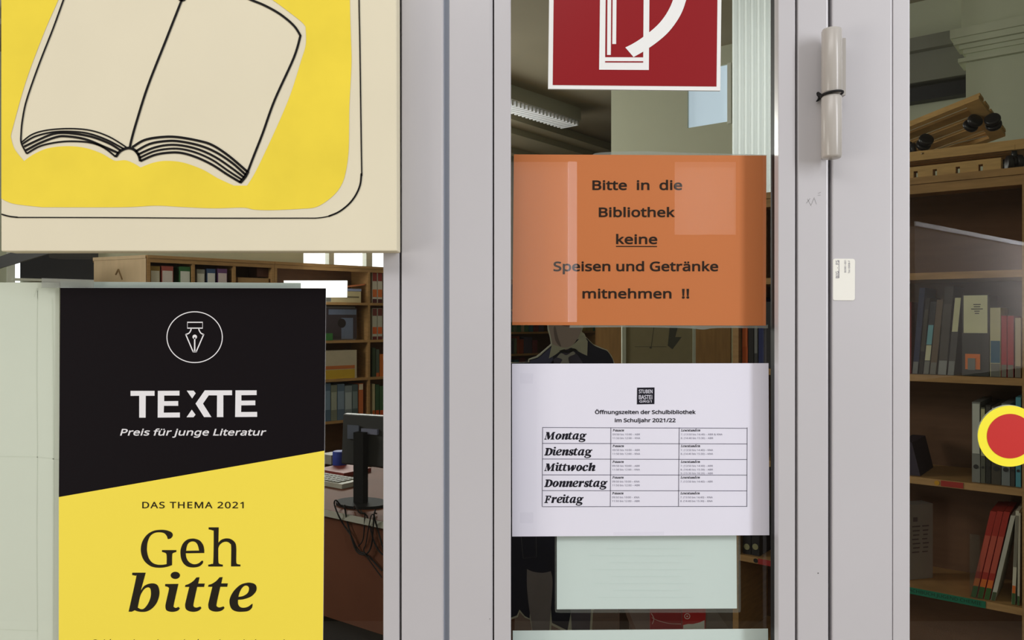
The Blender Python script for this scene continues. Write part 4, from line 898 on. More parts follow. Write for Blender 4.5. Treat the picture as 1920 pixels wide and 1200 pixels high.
# ------------------------------------------------------------------ orange notice behind the door glass
OF = 0.0367
on = thing('orange_notice', 'orange sheet asking for no food or drinks inside door pane', 'notice', W(1200, 610, OF))
mb = MB()
mb.slab([W(960.5, 609.5, OF), W(1436, 610.5, OF), W(1437, 291.5, OF), W(963.5, 289.5, OF)], 0.0003)
mb.build('paper', ORANGE, on)
mb = MB()
oy = OF - 0.0002
for t, a, b, base in (('Bitte  in  die', 1111.5, 1278.4, 355.6), ('Bibliothek', 1123.6, 1264.6, 406.4), ('keine', 1156, 1231.7, 457),
                      ('Speisen und Getränke', 1038.4, 1346, 507.9), ('mitnehmen  !!', 1092.9, 1291.6, 559)):
    mb = MB()
    sans(mb, t, a, b, base, 20.8, oy, bold=0.72, n=4)
    mb.build('lettering', ORINK, on)
mb = MB().poly([(1155, 463), (1232, 463.2), (1232, 461.2), (1155, 461)], oy)
mb.build('underline', ORINK, on)
mb = MB()
mb.flat([smooth([(1068, 614.5, C), (1068, 609, C), (1440, 609, C), (1440, 615.5, C), (1345, 615), (1318, 618), (1290, 615.5), (1180, 613.5)], 3)], OF + 0.0004)
mb.build('plastic_sleeve_edge', TAPE, on)
mb = MB()
mb.flat([smooth([(1110, 291, C), (1125, 286), (1200, 283.5), (1280, 286), (1437, 290, C), (1437, 293, C), (1110, 293, C)], 3)], OF + 0.0004)
mb.build('plastic_sleeve_edge', TAPE, on)

# ------------------------------------------------------------------ white opening hours sheet
HF = 0.0280
oh = thing('opening_hours_sheet', 'white library opening hours timetable on outside of door pane', 'notice', W(1200, 1005, HF))
mb = MB()
mb.slab([W(960.3, 1006, HF), W(1442.5, 1003.5, HF), W(1441, 681, HF), W(960, 682, HF)], 0.0004)
mb.build('paper', PAPER, oh)
hy2 = HF - 0.0002
mb = MB()
sans(mb, 'Öffnungszeiten der Schulbibliothek', 1116, 1304, 776, 8.3, hy2, bold=0.3)
sans(mb, 'im Schuljahr 2021/22', 1153.2, 1266.5, 791.4, 8.3, hy2, bold=0.3)
for t, b, a in (('Montag', 824, 1100), ('Dienstag', 853.8, 1110.8), ('Mittwoch', 883, 1116.8), ('Donnerstag', 912.9, 1139.3), ('Freitag', 943, 1094.4)):
    serif(mb, t, 1020.4, a - .3, b, 11.1, hy2, bold=0.22)
for i, b in enumerate((809, 838.4, 868, 897.4, 927)):
    dx = -0.25 * i
    serif(mb, 'Pausen', 1148.7 + dx, 1170 + dx, b, 3.5, hy2, 1)
    serif(mb, 'Lesestunden', 1276.7 + dx, 1313 + dx, b, 3.5, hy2, 1)
mb.build('black_lettering', PRINT, oh)
mb, mc = MB(), MB()
AB, KN = 'ABR', 'KNA'
rows = [((AB, KN), ('7. (13:50 bis 14:40) – ABR & KNA', '8. (14:40 bis 15:30) – ABR')),
        ((AB, KN), ('7. (13:50 bis 14:40) – KNA', '8. (14:40 bis 15:30) – KNA')),
        ((AB, KN), ('7. (13:50 bis 14:40) – ABR', '8. (14:40 bis 15:30) – ABR', '9. (15:30 bis 16:20) – ABR')),
        ((KN, AB), ('7. (13:50 bis 14:40) – ABR',)),
        ((KN, AB), ('7. (13:50 bis 14:40) – KNA', '8. (14:40 bis 15:30) – KNA'))]
for i, ((p, q), les) in enumerate(rows):
    b = (809, 838.4, 868, 897.4, 927)[i]
    dx = -0.25 * i
    sans(mb, '09:50 bis 10:00 – ' + p, 1148.6 + dx, 1200 + dx, b + 7.2, 4.2, hy2, n=2)
    sans(mb, '11:50 bis 12:00 – ' + q, 1148.6 + dx, 1200.4 + dx, b + 14.2, 4.2, hy2, n=2)
    for j, t in enumerate(les):
        sans(mc, t, 1276.6 + dx, (1354.5 if '&' in t else 1337.2) + dx, b + 7.2 + 7 * j, 4.2, hy2, n=2)
mb.build('lettering', PRINTGREY, oh)
mc.build('lettering', PRINTGREY, oh)
mb = MB()
ys = [(801.5, 803), (831.3, 832.4), (860.6, 861.6), (890.3, 890.8), (919.9, 920.4), (950, 949.4)]
for a, b in ys:
    mb.ribbon([(1017, a), (1401, b)], 1.0, hy2 - .0001, smooth=False)
for a, b in ((1017.4, 1016.6), (1145.4, 1144.3), (1273.6, 1272.2), (1401.0, 1400.4)):
    mb.ribbon([(a, 801.5), (b, 950)], 1.0, hy2 - .0001, smooth=False)
mb.build('table_lines', LINEGREY, oh)
mb = MB().poly([(1194.2, 758.2), (1227, 757.6), (1227.3, 726.4), (1194.6, 726.8)], hy2 - 0.00005)
mb.build('logo_square', PRINT, oh)
mb = MB()
ly = hy2 - 0.0003
sans(mb, 'STUBEN', 1198, 1223.4, 737.2, 8.2, ly, bold=0.16, n=2)
sans(mb, 'BASTEi', 1198, 1222.8, 748.4, 9.4, ly, bold=0.16, n=2)
sans(mb, 'GRG1', 1199, 1221.6, 754.6, 5.2, ly, bold=0.13, n=2)
mb.build('logo_lettering', PAPER, oh)
MTAPE = clear_mat('matt_tape', (0.985, 0.985, 0.99), 0.15, 0.5, haze=0.02)
for q in ([(975, 700), (1000, 700), (999, 719), (975, 719)], [(975, 961), (1000, 961), (1000, 981), (975, 981)], [(1150, 998), (1245, 997), (1245, 1004), (1150, 1004)]):
    mb = MB().poly(list(reversed(q)), hy2 - 0.0001)
    mb.build('tape_patch', MTAPE, oh)

# ------------------------------------------------------------------ small sticker on the frame (the code square is left blank)
st = thing('inventory_sticker', 'small white inventory label with upright text on frame right of hinge', 'sticker', W(1582, 562, -0.0003))
mb = MB()
rr = [(1566, 485, C), (1599, 485.3, C), (1602, 486.5), (1603.3, 489.5, C), (1603, 559, C), (1601.8, 562), (1599, 563.3, C), (1566, 563, C), (1563, 562), (1562, 559, C), (1562, 489, C), (1563, 486)]
o2 = smooth(rr, 4)
mb.prism([W(p[0], p[1], -0.0006) for p in o2], (0, 0.0004, 0))
mb.build('label_stock', LABEL, st)
mb = MB()
sans(mb, 'BIG  -  FS', -521.3, -488, 1572.4, 6.3, -0.0009, n=2, rot='up')
mb.poly([(1572.9, 521.3), (1573.6, 521.3), (1573.6, 488), (1572.9, 488)], -0.0009)
mb.build('lettering', PRINTGREY, st)
mb = MB()
sans(mb, '80981-001', -511, -488.2, 1586.6, 4.1, -0.0009, n=2, rot='up')
sans(mb, 'Tec-0008-F', -512.5, -488.4, 1593.8, 4.1, -0.0009, n=2, rot='up')
mb.build('lettering', PRINTGREY, st)

# ------------------------------------------------------------------ round sticker on the right pane
rs = thing('round_sticker', 'yellow ring sticker with red centre on the right glass panel', 'sticker', W(1893, 875, 0.029))
mb = MB()
mb.prism([W(p[0], p[1], 0.0292) for p in ell(1893.4, 817.8, 59.8, 57.2, 72)], (0, 0.0006, 0))
mb.build('yellow_ring', DOTYEL, rs)
mb = MB().flat([ell(1894, 817.8, 43.6, 41.8, 64)], 0.0289)
mb.build('red_centre', DOTRED, rs)
mb = MB()
mb.prism([W(p[0], p[1], 0.0362) for p in ell(1890.5, 815.5, 58, 56.5, 72)], (0, 0.0004, 0))
mb.build('grey_underside', mat('sticker_back', (205, 208, 200), 0.7), rs)

# ------------------------------------------------------------------ black cord tied round the hinge
ct = [(hx + (hr + 0.0006) * math.cos(t), hy + (hr + 0.0006) * math.sin(t), zm + 0.0005 + 0.0016 * math.cos(t + 0.5)) for t in [2 * math.pi * k / 36 for k in range(36)]]
mb = MB()
mb.sm = True
mb.tube(ct, 0.0014, 8, True)
kx, kz = X0(1536, -0.003), W(0, 181, -0.003)[2]
hx0 = hx - hr
mb.tube([(hx0 + .002, hy + .004, zm), (hx0 - 0.001, -0.012, kz + .001), (kx, -0.0045, kz), (kx - .002, -0.002, kz + .002)], [0.0013, 0.002, 0.0022, 0.0008], 8)
mb.tube([(kx + .001, -0.003, kz), (kx - .001, -0.0025, kz - .004), (kx - .003, -0.002, kz - .0055)], [0.0016, 0.0013, 0.0006], 8)
mb.tube([(kx + .001, -0.003, kz), (kx + .003, -0.0025, kz - .004)], [0.0016, 0.0006], 8)
tag(mb.build('knotted_cord', RUBBER), 'black cord knotted around the middle of the door hinge', 'cord')

# ------------------------------------------------------------------ papers behind the glass
BF = 0.0366
bp = thing('backing_paper', 'large pale folded paper hung inside the left pane beside the poster', 'paper', W(40, 1300, BF))
mb = MB()
mb.slab([W(-300, 1330, BF), W(112, 1330, BF), W(111, 529.5, BF), W(-300, 530, BF)], 0.0004)
mb.build('sheet', PALE, bp)
mb = MB()
for p, w in (([(70, 545), (69, 700), (70, 860), (69, 1000), (70, 1200)], 1.4), ([(0, 856), (70, 857), (110, 862)], 1.3), ([(0, 1180), (70, 1183)], 1.2),
             ([(64, 557), (70, 540), (71, 560)], 2.0), ([(98, 560), (100, 800), (99, 1200)], 2.5)):
    mb.ribbon(p, w, BF - 0.0002)
mb.build('crease', PALEFOLD, bp)
b2 = thing('poster_backing_sheet', 'pale sheet showing above the poster top edge inside the left pane', 'paper', W(340, 1100, 0.0374))
mb = MB()
mb.slab([W(112.5, 1330, 0.0374), W(560, 1330, 0.0374), W(564, 530.5, 0.0374), W(113, 528, 0.0374)], 0.0003)
mb.build('sheet', PALEBLUE, b2)
mb = MB()
mb.slab([W(78, 539.5, 0.0292), W(176, 540, 0.0292), W(176, 524.5, 0.0292), W(78, 521.5, 0.0292)], 0.0002)
tag(mb.build('adhesive_tape', TAPE), 'strip of milky tape over the poster top left corner', 'tape')
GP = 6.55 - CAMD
gl_ = thing('white_glow', 'added glowing white patch behind the poster top right corner', 'lamp', W(590, 566, GP))  # unidentified bright patch, made as an added glowing slab on a foot
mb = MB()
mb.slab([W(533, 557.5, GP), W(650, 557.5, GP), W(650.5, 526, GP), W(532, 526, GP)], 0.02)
mb.build('white_glow_slab', mat('glow_slab_white', (255, 255, 252), 0.5, 0.1, emit=1.3), gl_)
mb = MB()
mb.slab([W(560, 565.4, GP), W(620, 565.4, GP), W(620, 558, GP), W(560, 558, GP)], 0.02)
mb.build('glow_foot', mat('glow_foot_grey', (150, 150, 146), 0.5), gl_)

sl = thing('sleeved_sheet', 'pale sheet in clear sleeve below the opening hours inside door pane', 'paper', W(1212, 1142, BF))
mb = MB()
mb.slab([W(1044, 1142.5, BF), W(1381.8, 1141, BF), W(1380.5, 960, BF), W(1044, 960, BF)], 0.0003)
mb.build('sheet', PALEBLUE, sl)
mb = MB()
for i in range(9):
    yy = 1016 + i * 13
    x = 1100 + (i * 37) % 70
    mb.ribbon([(x, yy), (x + 90 + (i * 53) % 110, yy)], 1.4, BF - 0.0002, smooth=False)
mb.build('show_through_print', GHOST, sl)
mb = MB()
mb.ribbon([(1041, 960), (1041, 1142), (1043, 1147.5), (1048, 1148.5), (1383, 1148), (1388, 1146), (1388.5, 1140), (1387, 960)], 1.2, BF + .0006, smooth=False)
mb.flat([[(1041, 960), (1041, 1148), (1388, 1148), (1387, 960)], [(1044.5, 961), (1044.5, 1141), (1381, 1140), (1380, 961)]], BF + .0008)
mb.build('clear_sleeve', FILM, sl)
mb = MB()
mb.slab([W(961, 1330, BF), W(1441, 1330, BF), W(1440, 1178.8, BF), W(961.5, 1182.5, BF)], 0.0003)
tag(mb.build('bottom_sheet', PALEBLUE), 'pale sheet along the bottom of door pane below the sleeved sheet', 'paper')

# ------------------------------------------------------------------ the library room (setting)
WOOD = mat('beech_veneer', (176, 136, 88), 0.5, 0.3, var=0.14, scale=4, grain=(3, 3, 22))
WOODP = mat('pale_wood_panel', (214, 186, 150), 0.55, 0.3, var=0.06, scale=3, grain=(8, 8, 1))
WOODB = mat('back_panel_brown', (104, 74, 52), 0.6, 0.25, var=0.1, scale=4, grain=(2, 2, 12))
WOODD = mat('brown_oak_panel', (150, 112, 66), 0.55, 0.3, var=0.14, scale=5, grain=(9, 9, 1))
DESKM = mat('red_brown_laminate', (104, 62, 44), 0.7, 0.15, var=0.08, scale=5)
WALL = mat('grey_green_plaster', (186, 188, 168), 0.9, 0.1, var=0.02, scale=3)
CEIL = mat('ceiling_plaster', (158, 150, 130), 0.9, 0.1, var=0.05, scale=1.5)
FLOORM = mat('dark_parquet', (60, 40, 27), 0.8, 0.12, var=0.2, scale=6, grain=(1, 6, 1))
DARK = mat('dark_grey_plastic', (40, 38, 38), 0.5, 0.35)
BOARD = mat('blackboard_grey', (50, 50, 54), 0.8, 0.15, var=0.04, scale=5)
SKY = mat('window_daylight', (250, 252, 255), 0.9, 0.0, emit=1.6)
SKYB = mat('window_daylight_blue', (176, 192, 206), 0.9, 0.0, emit=0.8)
BLIND = mat('lit_window_blind', (222, 230, 208), 0.9, 0.0, emit=0.75)
POSTM = mat('window_post_white', (210, 212, 200), 0.6, 0.3)

HC = 3.5
mb = MB().box(-9, 8, 0.0, 13, -0.1, 0.0)
tag(mb.build('floor', FLOORM), kind='structure')
mb = MB().box(-9, 8, -4.5, -0.001, -0.1, -0.002)
tag(mb.build('floor_corridor', mat('corridor_floor', (150, 140, 126), 0.5, 0.3, var=0.05, scale=2)), kind='structure')
mb = MB().box(-9, 8, 0.0, 13, HC, HC + 0.1)
tag(mb.build('ceiling', CEIL), kind='structure')
# partition wall round the glazing
mb = MB().box(-9, 8, 0.0, 0.12, ZT, HC)
mb.box(-9, X0(-328), 0.0, 0.12, 0, ZT)
mb.box(X0(2558), 8, 0.0, 0.12, 0, ZT)
mb.box(X0(745), X0(848), 0.05, 0.12, 0, ZT)
mb.box(X0(1556), X0(1672), 0.05, 0.12, 0, ZT)
tag(mb.build('wall_front', WALL), kind='structure')

FL = Fr(-2.645, 5.80, 42)                       # face of the bookcases at the back
FB = Fr(-3.247, 6.469, 42)                      # the wall behind them
FW = Fr(1.332, 6.0, -38.5)                      # the right-hand wall
FR = Fr(1.2866, 2.58, -38.5)                    # face of the bookcase on the right
FD = Fr(-0.756, 3.24, -36)                      # desk front
FM = Fr(-0.715, 3.35, -25)                      # screen on the desk
UP = math.radians(42)

wa, wb2 = FB.at(569), FB.at(719)
mb = MB()
FB.box(mb, -5, wa, 0, 0.15, 0, HC)
FB.box(mb, wa, 3.2, 0, 0.15, 0, 1.9)
FB.box(mb, wa, 3.2, 0, 0.15, 3.2, HC)
FB.box(mb, 3.2, 12, 0, 0.15, 0, HC)
tag(mb.build('wall_back', WALL), kind='structure')
w4 = thing('window_3', 'bright window above the tall bookcase at the back', 'window', FB.p(2.4, 0, 1.9), kind='structure')
mb = MB()
FB.box(mb, wa, 3.2, 0.09, 0.1, 1.9, 3.2)
mb.build('daylit_pane', SKY, w4)
for pa, pb in ((617, 626.5), (687, 698)):
    mb = MB()
    FB.box(mb, FB.at(pa), FB.at(pb), 0.0, 0.08, 1.9, 3.2)
    mb.build('mullion', POSTM, w4)
ga, gb = FB.at(26.5), FB.at(36)
w5 = thing('window_4', 'narrow bright window strip beside the blackboard', 'window', FB.p(ga, -0.03, 1.72), kind='structure')
mb = MB()
FB.box(mb, ga, gb, -0.03, -0.005, 1.72, 3.2)
mb.build('daylit_pane', SKY, w5)
mb = MB()
FB.box(mb, ga - .05, ga, -0.035, -0.002, 1.68, 3.2)
mb.build('mullion', POSTM, w5)
bb = thing('blackboard', 'dark blackboard on the back wall left of the pale cabinet', 'blackboard', FB.p(-.3, -0.05, 1.8))
mb = MB()
FB.box(mb, gb, FB.at(181), -0.05, -0.01, FB.z(60, 523), 2.9)
mb.build('writing_surface', BOARD, bb)
mb = MB()
FB.box(mb, gb - .06, FB.at(181), -0.12, -0.051, FB.z(60, 528), FB.z(60, 523.5))
mb.build('chalk_tray', POSTM, bb)
mb = MB()
mb.prism([W(-60, 520, 4.4), W(-60, 502, 4.4), W(30, 470, 4.4), W(110, 470, 4.4)], (-.05, .08, 0))
tag(mb.build('leaning_pole', DARK), 'dark slanting bar in front of the narrow bright window strip', 'bar')

# right-hand wall with high windows, a pilaster, rail and frieze
a1, a2, a3 = FW.at(1289), FW.at(1373), FW.at(1470)
wz0, wz1 = FW.z(1290, 240), 3.36
mb = MB()
FW.box(mb, FW.at(1146), a1, 0, 0.3, 0, HC)
FW.box(mb, a1, a2, 0, 0.3, 0, wz0)
FW.box(mb, a1, a2, 0, 0.3, wz1, HC)
FW.box(mb, a2, a3, 0, 0.3, 0, HC)
FW.box(mb, a3, 6, 0, 0.3, 0, HC)
tag(mb.build('wall_right', WALL), kind='structure')
w6 = thing('window_5', 'high bluish window in the right-hand wall behind the fire sign', 'window', FW.p(a1, 0.2, wz0), kind='structure')
mb = MB()
FW.box(mb, a1, a2, 0.02, 0.04, wz0, wz1)
mb.build('daylit_pane', SKYB, w6)
mb = MB()
FW.box(mb, a2 - .03, a2, -0.02, 0.019, wz0 - .02, wz1)
mb.build('window_post', POSTM, w6)
# pale curtain hung from the ceiling, lit from behind by an added lamp
CT = bpy.data.materials.new('backlit_curtain')
CT.use_nodes = True
nt = CT.node_tree
nt.nodes.clear()
o_, t_, f_, m_ = (nt.nodes.new(k) for k in ('ShaderNodeOutputMaterial', 'ShaderNodeBsdfTranslucent', 'ShaderNodeBsdfDiffuse', 'ShaderNodeMixShader'))
t_.inputs[0].default_value = lin((236, 242, 242))
f_.inputs[0].default_value = lin((228, 234, 234))
m_.inputs[0].default_value = 0.6
nt.links.new(f_.outputs[0], m_.inputs[1])
nt.links.new(t_.outputs[0], m_.inputs[2])
nt.links.new(m_.outputs[0], o_.inputs[0])
cd = 4.3 - CAMD
ct = thing('curtain', 'pale backlit curtain at the right edge of the door pane above the orange notice', 'curtain', W(1410, 500, cd))
mb = MB()
mb.sm = True
n_ = 60
x0_, x1_ = W(1373, 0, cd)[0], W(1475, 0, cd)[0]
vs = []
for z in (W(0, 520, cd)[2], HC - .02):
    vs += [(x0_ + (x1_ - x0_) * i / n_, cd + .012 * math.sin(i * .9), z) for i in range(n_ + 1)]
mb.add(vs, [(i, i + 1, n_ + 2 + i, n_ + 1 + i) for i in range(n_)])
mb.build('fabric', CT, ct)
mb = MB().box(x0_ - .02, x1_ + .02, cd - .012, cd + .03, HC - .019, HC - .001)
mb.build('curtain_track', POSTM, ct)
mb = MB()
FW.box(mb, FW.at(1560), FW.at(1950), -0.1, -0.01, FW.z(1750, 192), FW.z(1750, 192) + 0.085)
tag(mb.build('curtain_rail', mat('black_rail', (30, 30, 34), 0.5)), 'long black rail on the right wall above the wooden dollies', 'rail')
mb = MB()
z1 = FW.z(1750, 165)
FW.box(mb, FW.at(1480), 4, -0.12, -0.005, z1 + .02, z1 + .2)
FW.box(mb, FW.at(1480), 4, -0.18, -0.005, z1 + .2, z1 + .28)
tag(mb.build('trim_1', mat('grey_frieze', (128, 128, 118), 0.9)), kind='structure')
pa = FW.at(1811, -.28)
mb = MB()
FW.box(mb, pa, pa + 1.4, -0.28, 0, 0, HC)
zc = FW.z(1811, 118, -.28)
for dz0, dz1, pr in ((0.0, .022, .035), (.05, .075, .012), (.075, .10, .03), (.10, .135, .055), (.135, .185, .07), (.185, .6, .02)):
    FW.box(mb, pa - pr, pa + 1.4, -0.28 - pr, 0, zc + dz0, zc + dz1)
tag(mb.build('wall_right_pilaster', mat('pilaster_plaster', (206, 210, 188), 0.9, 0.1, var=0.02, scale=3)), kind='structure')
# plaster beams under the ceiling
mb = MB()
FC = Fr(0, 4.6, 51.5)
for b0, b1, z0 in ((1.9, 2.1, 3.42), (2.1, 2.5, 3.36), (2.5, 2.6, 3.3)):
    FC.box(mb, -4, 7, b0, b1, z0, HC)
tag(mb.build('trim_2', mat('beam_plaster', (192, 188, 166), 0.9, 0.1)), kind='structure')
FS = Fr(2.9, 3.3, 51.5)
mb = MB()
for b0, b1, z0 in ((-.25, .35, 3.40), (-.18, .28, 3.34), (-.11, .21, 3.28), (-.04, .14, 3.22)):
    FS.box(mb, -1.5, 3.2, b0, b1, z0, HC)
tag(mb.build('trim_3', mat('beam_plaster', (192, 188, 166), 0.9, 0.1)), kind='structure')
# closing walls out of view
mb = MB().box(-9.1, -9, 0, 13, 0, HC)
tag(mb.build('wall_left', WALL), kind='structure')
mb = MB().box(8, 8.1, -4.5, 13, 0, HC)
tag(mb.build('wall_far_right', WALL), kind='structure')
mb = MB().box(-9, 8, 13, 13.1, 0, HC)
tag(mb.build('wall_rear', WALL), kind='structure')

# ceiling lamp
FLp = Fr(0.0, 6.83, 49)
cl = thing('ceiling_lamp', 'long louvred fluorescent lamp on the ceiling left of the fire sign', 'lamp', FLp.p(0.2, 0.1, HC - .13))
mb = MB()
FLp.box(mb, -0.8, 0.97, -.02, .26, HC - .12, HC - .001)
mb.build('lamp_housing', mat('lamp_grey', (176, 174, 160), 0.5), cl)
mb = MB()
for i in range(34):
    a = -0.78 + i * 0.052
    FLp.box(mb, a, a + 0.02, 0.0, 0.2, HC - .165, HC - .121)
mb.build('louvre', mat('lamp_louvre', (232, 234, 240), 0.3, 0.6), cl)

# ------------------------------------------------------------------ bookcases
SHZ = [0.06, 0.33, 0.638, 0.995, 1.325, 1.651]
TOPZ = 1.972


def bookcase(fr, label, a0, a1, zs, top, depth=0.3, ups=(), t=0.022, wood=None, back=None, b0=0.0, lip=True):
    wood = wood or WOOD
    r = thing('bookcase', label, 'bookcase', fr.p((a0 + a1) / 2, b0 + depth / 2, 0), group='library bookcases')
    for a in (a0, a1 - t):
        mb = MB()
        fr.box(mb, a, a + t, b0, b0 + depth, 0, top - 0.002)
        mb.build('side_panel', wood, r)
    for a in ups:
        mb = MB()
        fr.box(mb, a - t / 2, a + t / 2, b0 + 0.004, b0 + depth - 0.012, zs[0] - .06, top - t - 0.001)
        mb.build('upright', wood, r)
    mb = MB()
    fr.box(mb, a0 + 0.001, a1 - 0.001, b0 - 0.006, b0 + depth, top - t, top)
    if lip:
        fr.box(mb, a0 + t, a1 - t, b0, b0 + 0.018, top - t - 0.03, top - t - 0.001)
    mb.build('top_panel', wood, r)
    edges = [a0 + t] + list(ups) + [a1 - t]
    for i in range(len(edges) - 1):
        e0 = edges[i] + (t / 2 if i else 0)
        e1 = edges[i + 1] - (t / 2 if i < len(edges) - 2 else 0)
        for z in zs:
            mb = MB()
            fr.box(mb, e0, e1, b0 + 0.003, b0 + depth - 0.012, z - t, z)
            mb.build('shelf', wood, r)
    mb = MB()
    fr.box(mb, a0 + 0.002, a1 - 0.002, b0 + depth - 0.011, b0 + depth, 0.03, top - t - 0.001)
    mb.build('back_panel', back or WOODB, r)
    return r


L1 = FL.at(440)
U = [FL.at(p) for p in (363, 440, 517)]
a692 = FL.at(692.5)
bookcase(FL, 'tall bookcase of ring binders behind the poster top edge', 0.0, U[2] - .012, SHZ, TOPZ, ups=U[:2])
bookcase(FL, 'tall bookcase behind the computer screen under the bright window', U[2] - .010, 2.86, SHZ, TOPZ, ups=[a692])
bookcase(FR, 'bookcase with wooden dollies on top behind the round sticker', -0.602, 0.326, [0.06, 0.33, 0.638, 0.995, 1.325, 1.651], 1.9575)
FB2 = Fr(*(lambda p: (p[0], p[1] + CAMD))(FB.p(0, -0.36, 0)), 42)
bookcase(FB2, 'far bookcase of small books behind the cardboard figure', 3.95, FB2.at(1121), [0.1, 0.36, 0.62, 0.88, 1.12, 1.365, 1.62], 1.95)

# pale end cabinet left of the binders
cp0, cp1 = Vector(FL.p(0.0, 0.0, 0)), Vector(W(176, 0, 6.05 - CAMD))
FP = Fr(cp1.x, cp1.y + CAMD, math.degrees(math.atan2(cp0.y - cp1.y, cp0.x - cp1.x)))
wlen = math.hypot(cp0.x - cp1.x, cp0.y - cp1.y) - 0.012
pc = thing('pale_cabinet', 'pale wooden cabinet side between blackboard and binder shelves', 'cabinet', FP.p(wlen / 2, .1, 0))
e_ = (FL.e2[0] * .3, FL.e2[1] * .3)
v_ = (cp1.x * .03, (cp1.y + CAMD) * .03)
for nm, z0, z1, o_ in (('side_panel', 0, TOPZ - .025, 0.0), ('top_panel', TOPZ - .024, TOPZ, .005)):
    l0, l1 = FP.p(-o_, -o_, z0), FP.p(wlen, -o_, z0)
    mb = MB()
    mb.prism([l0, l1, (l1[0] + e_[0], l1[1] + e_[1], z0), (l0[0] + v_[0], l0[1] + v_[1], z0)], (0, 0, z1 - z0))
    mb.build(nm, WOODP, pc)
mb = MB()
for p, q in (((217, 515), (222, 505)), ((222, 505), (229, 524))):
    x, y = FP.pt(p[0], p[1], -.002), FP.pt(q[0], q[1], -.002)
    mb.tube([x, y], 0.006, 6)
mb.build('scratch_mark', mat('scratch_brown', (150, 120, 84), 0.7), pc)

# ------------------------------------------------------------------ books and binders
BM = {}


def bmat(rgb):
    k = 'cover_%02x%02x%02x' % rgb
    if k not in BM:
        BM[k] = mat(k, rgb, 0.6, 0.3, var=0.04, scale=25)
    return BM[k]


def book(fr, px0, px1, top, zb, rgb, label, lean=0.0, b0=0.02, depth=0.17, name='book', group=None, marks=(), cat='book', gap=0.0006):
    """an upright book whose spine is seen between px0 and px1; marks: (from, to as shares of height, colour, name)"""
    a0, a1 = fr.at(px0, b0) + gap, fr.at(px1, b0) - gap
    zt = fr.z((px0 + px1) / 2, top, b0)
    zb = zb + 0.0012
    sl = fr.at(px1 + lean, b0) - fr.at(px1, b0) if lean else 0.0
    r = thing(name, label, cat, fr.p((a0 + a1) / 2, b0 + depth / 2, zb), group)
    mb = MB()
    fr.box(mb, a0, a1, b0, b0 + depth, zb, zt, sl)
    mb.build('cover', bmat(rgb), r)
    for f0, f1, c, nm in marks:
        m2 = MB()
        z0, z1 = zb + (zt - zb) * f0, zb + (zt - zb) * f1
        w = a1 - a0
        fr.box(m2, a0 + w * .06 + sl * f0, a1 - w * .06 + sl * f0, b0 - 0.0012, b0 - 0.0002, z0, z1, sl * (f1 - f0))
        m2.build(nm, bmat(c), r)
    return r


def binder(fr, px0, px1, top, zb, rgb, lab, label, group=None, b0=0.02, hole=True, l0=.3, l1=.8):
    r = book(fr, px0, px1, top, zb, rgb, label, b0=b0, depth=0.24, name='ring_binder', group=group, cat='binder',
             marks=[(l0, l1, lab, 'spine_label')])
    if hole:
        a = (fr.at(px0, b0) + fr.at(px1, b0)) / 2
        mb = MB()
        mb.cyl(fr.p(a, b0 - 0.001, zb + 0.05), (fr.e2[0], fr.e2[1], 0), min(0.013, (fr.at(px1, b0) - fr.at(px0, b0)) * .3), 0.003, 14)
        mb.build('finger_hole', DARK, r)
    return r


Z1, Z2, Z3 = 1.325, 0.995, 0.638
GR = 'books behind the right glass panel'
book(FR, 1703, 1709, 566, Z1, (120, 30, 36), 'dark red book sliver beside the frame on upper right shelf', group=GR)
book(FR, 1710, 1721, 540, Z1, (44, 52, 82), 'navy book leaning at left end of upper right shelf', lean=14, group=GR, marks=[(.0, .14, (120, 122, 124), 'shelf_mark')])
book(FR, 1721.5, 1730, 559, Z1, (38, 36, 36), 'black book with faint title right of the navy leaning book', lean=14, group=GR, marks=[(.3, .85, (70, 66, 58), 'title')])
book(FR, 1730.5, 1742, 566, Z1, (50, 52, 56), 'black book with pale blue and cream bands on upper right shelf', lean=14, group=GR,
     marks=[(.0, .18, (120, 120, 116), 'shelf_mark'), (.19, .40, (206, 204, 170), 'cream_band'), (.41, .68, (112, 172, 182), 'blue_band')])
book(FR, 1742.5, 1755, 562, Z1, (104, 88, 70), 'brown book next to the blue banded book', lean=14, group=GR, marks=[(.0, .16, (118, 116, 110), 'shelf_mark')])
book(FR, 1757.5, 1775, 537, Z1, (62, 58, 54), 'tall dark book with white vertical title on upper right shelf', lean=14, group=GR,
     marks=[(.0, .16, (140, 142, 140), 'shelf_mark'), (.17, .8, (78, 74, 68), 'title')])
book(FR, 1776, 1789, 558, Z1, (74, 72, 70), 'dark folder carrying the narrow cream sheet', lean=14, group=GR,
     marks=[(.0, .18, (128, 130, 128), 'shelf_mark'), (.56, .995, (214, 212, 172), 'cream_sheet')])
r = book(FR, 1803.5, 1855, 553, Z1, (66, 66, 64), 'wide dark folder with large cream title sheet and orange square', lean=0, group=GR,
         marks=[(.53, .995, (226, 224, 184), 'cream_sheet')])
mb = MB()
a, b_ = FR.at(1808), FR.at(1836)
FR.box(mb, a, b_, 0.016, 0.0195, FR.z(1822, 693), FR.z(1822, 664))
mb.build('orange_square', bmat((226, 120, 50)), r)
mb = MB()
FR.box(mb, FR.at(1813), FR.at(1827), 0.013, 0.0158, FR.z(1820, 694), FR.z(1820, 672))
mb.build('shelf_mark', bmat((120, 124, 120)), r)
mb = MB()
for i, w in enumerate((14, 12, 22, 10, 8)):
    y0 = 570 + i * 4.2
    FR.box(mb, FR.at(1830 - w / 2), FR.at(1830 + w / 2), 0.0175, 0.0186, FR.z(1830, y0 + 1.6), FR.z(1830, y0))
mb.build('title_lines', DARK, r)
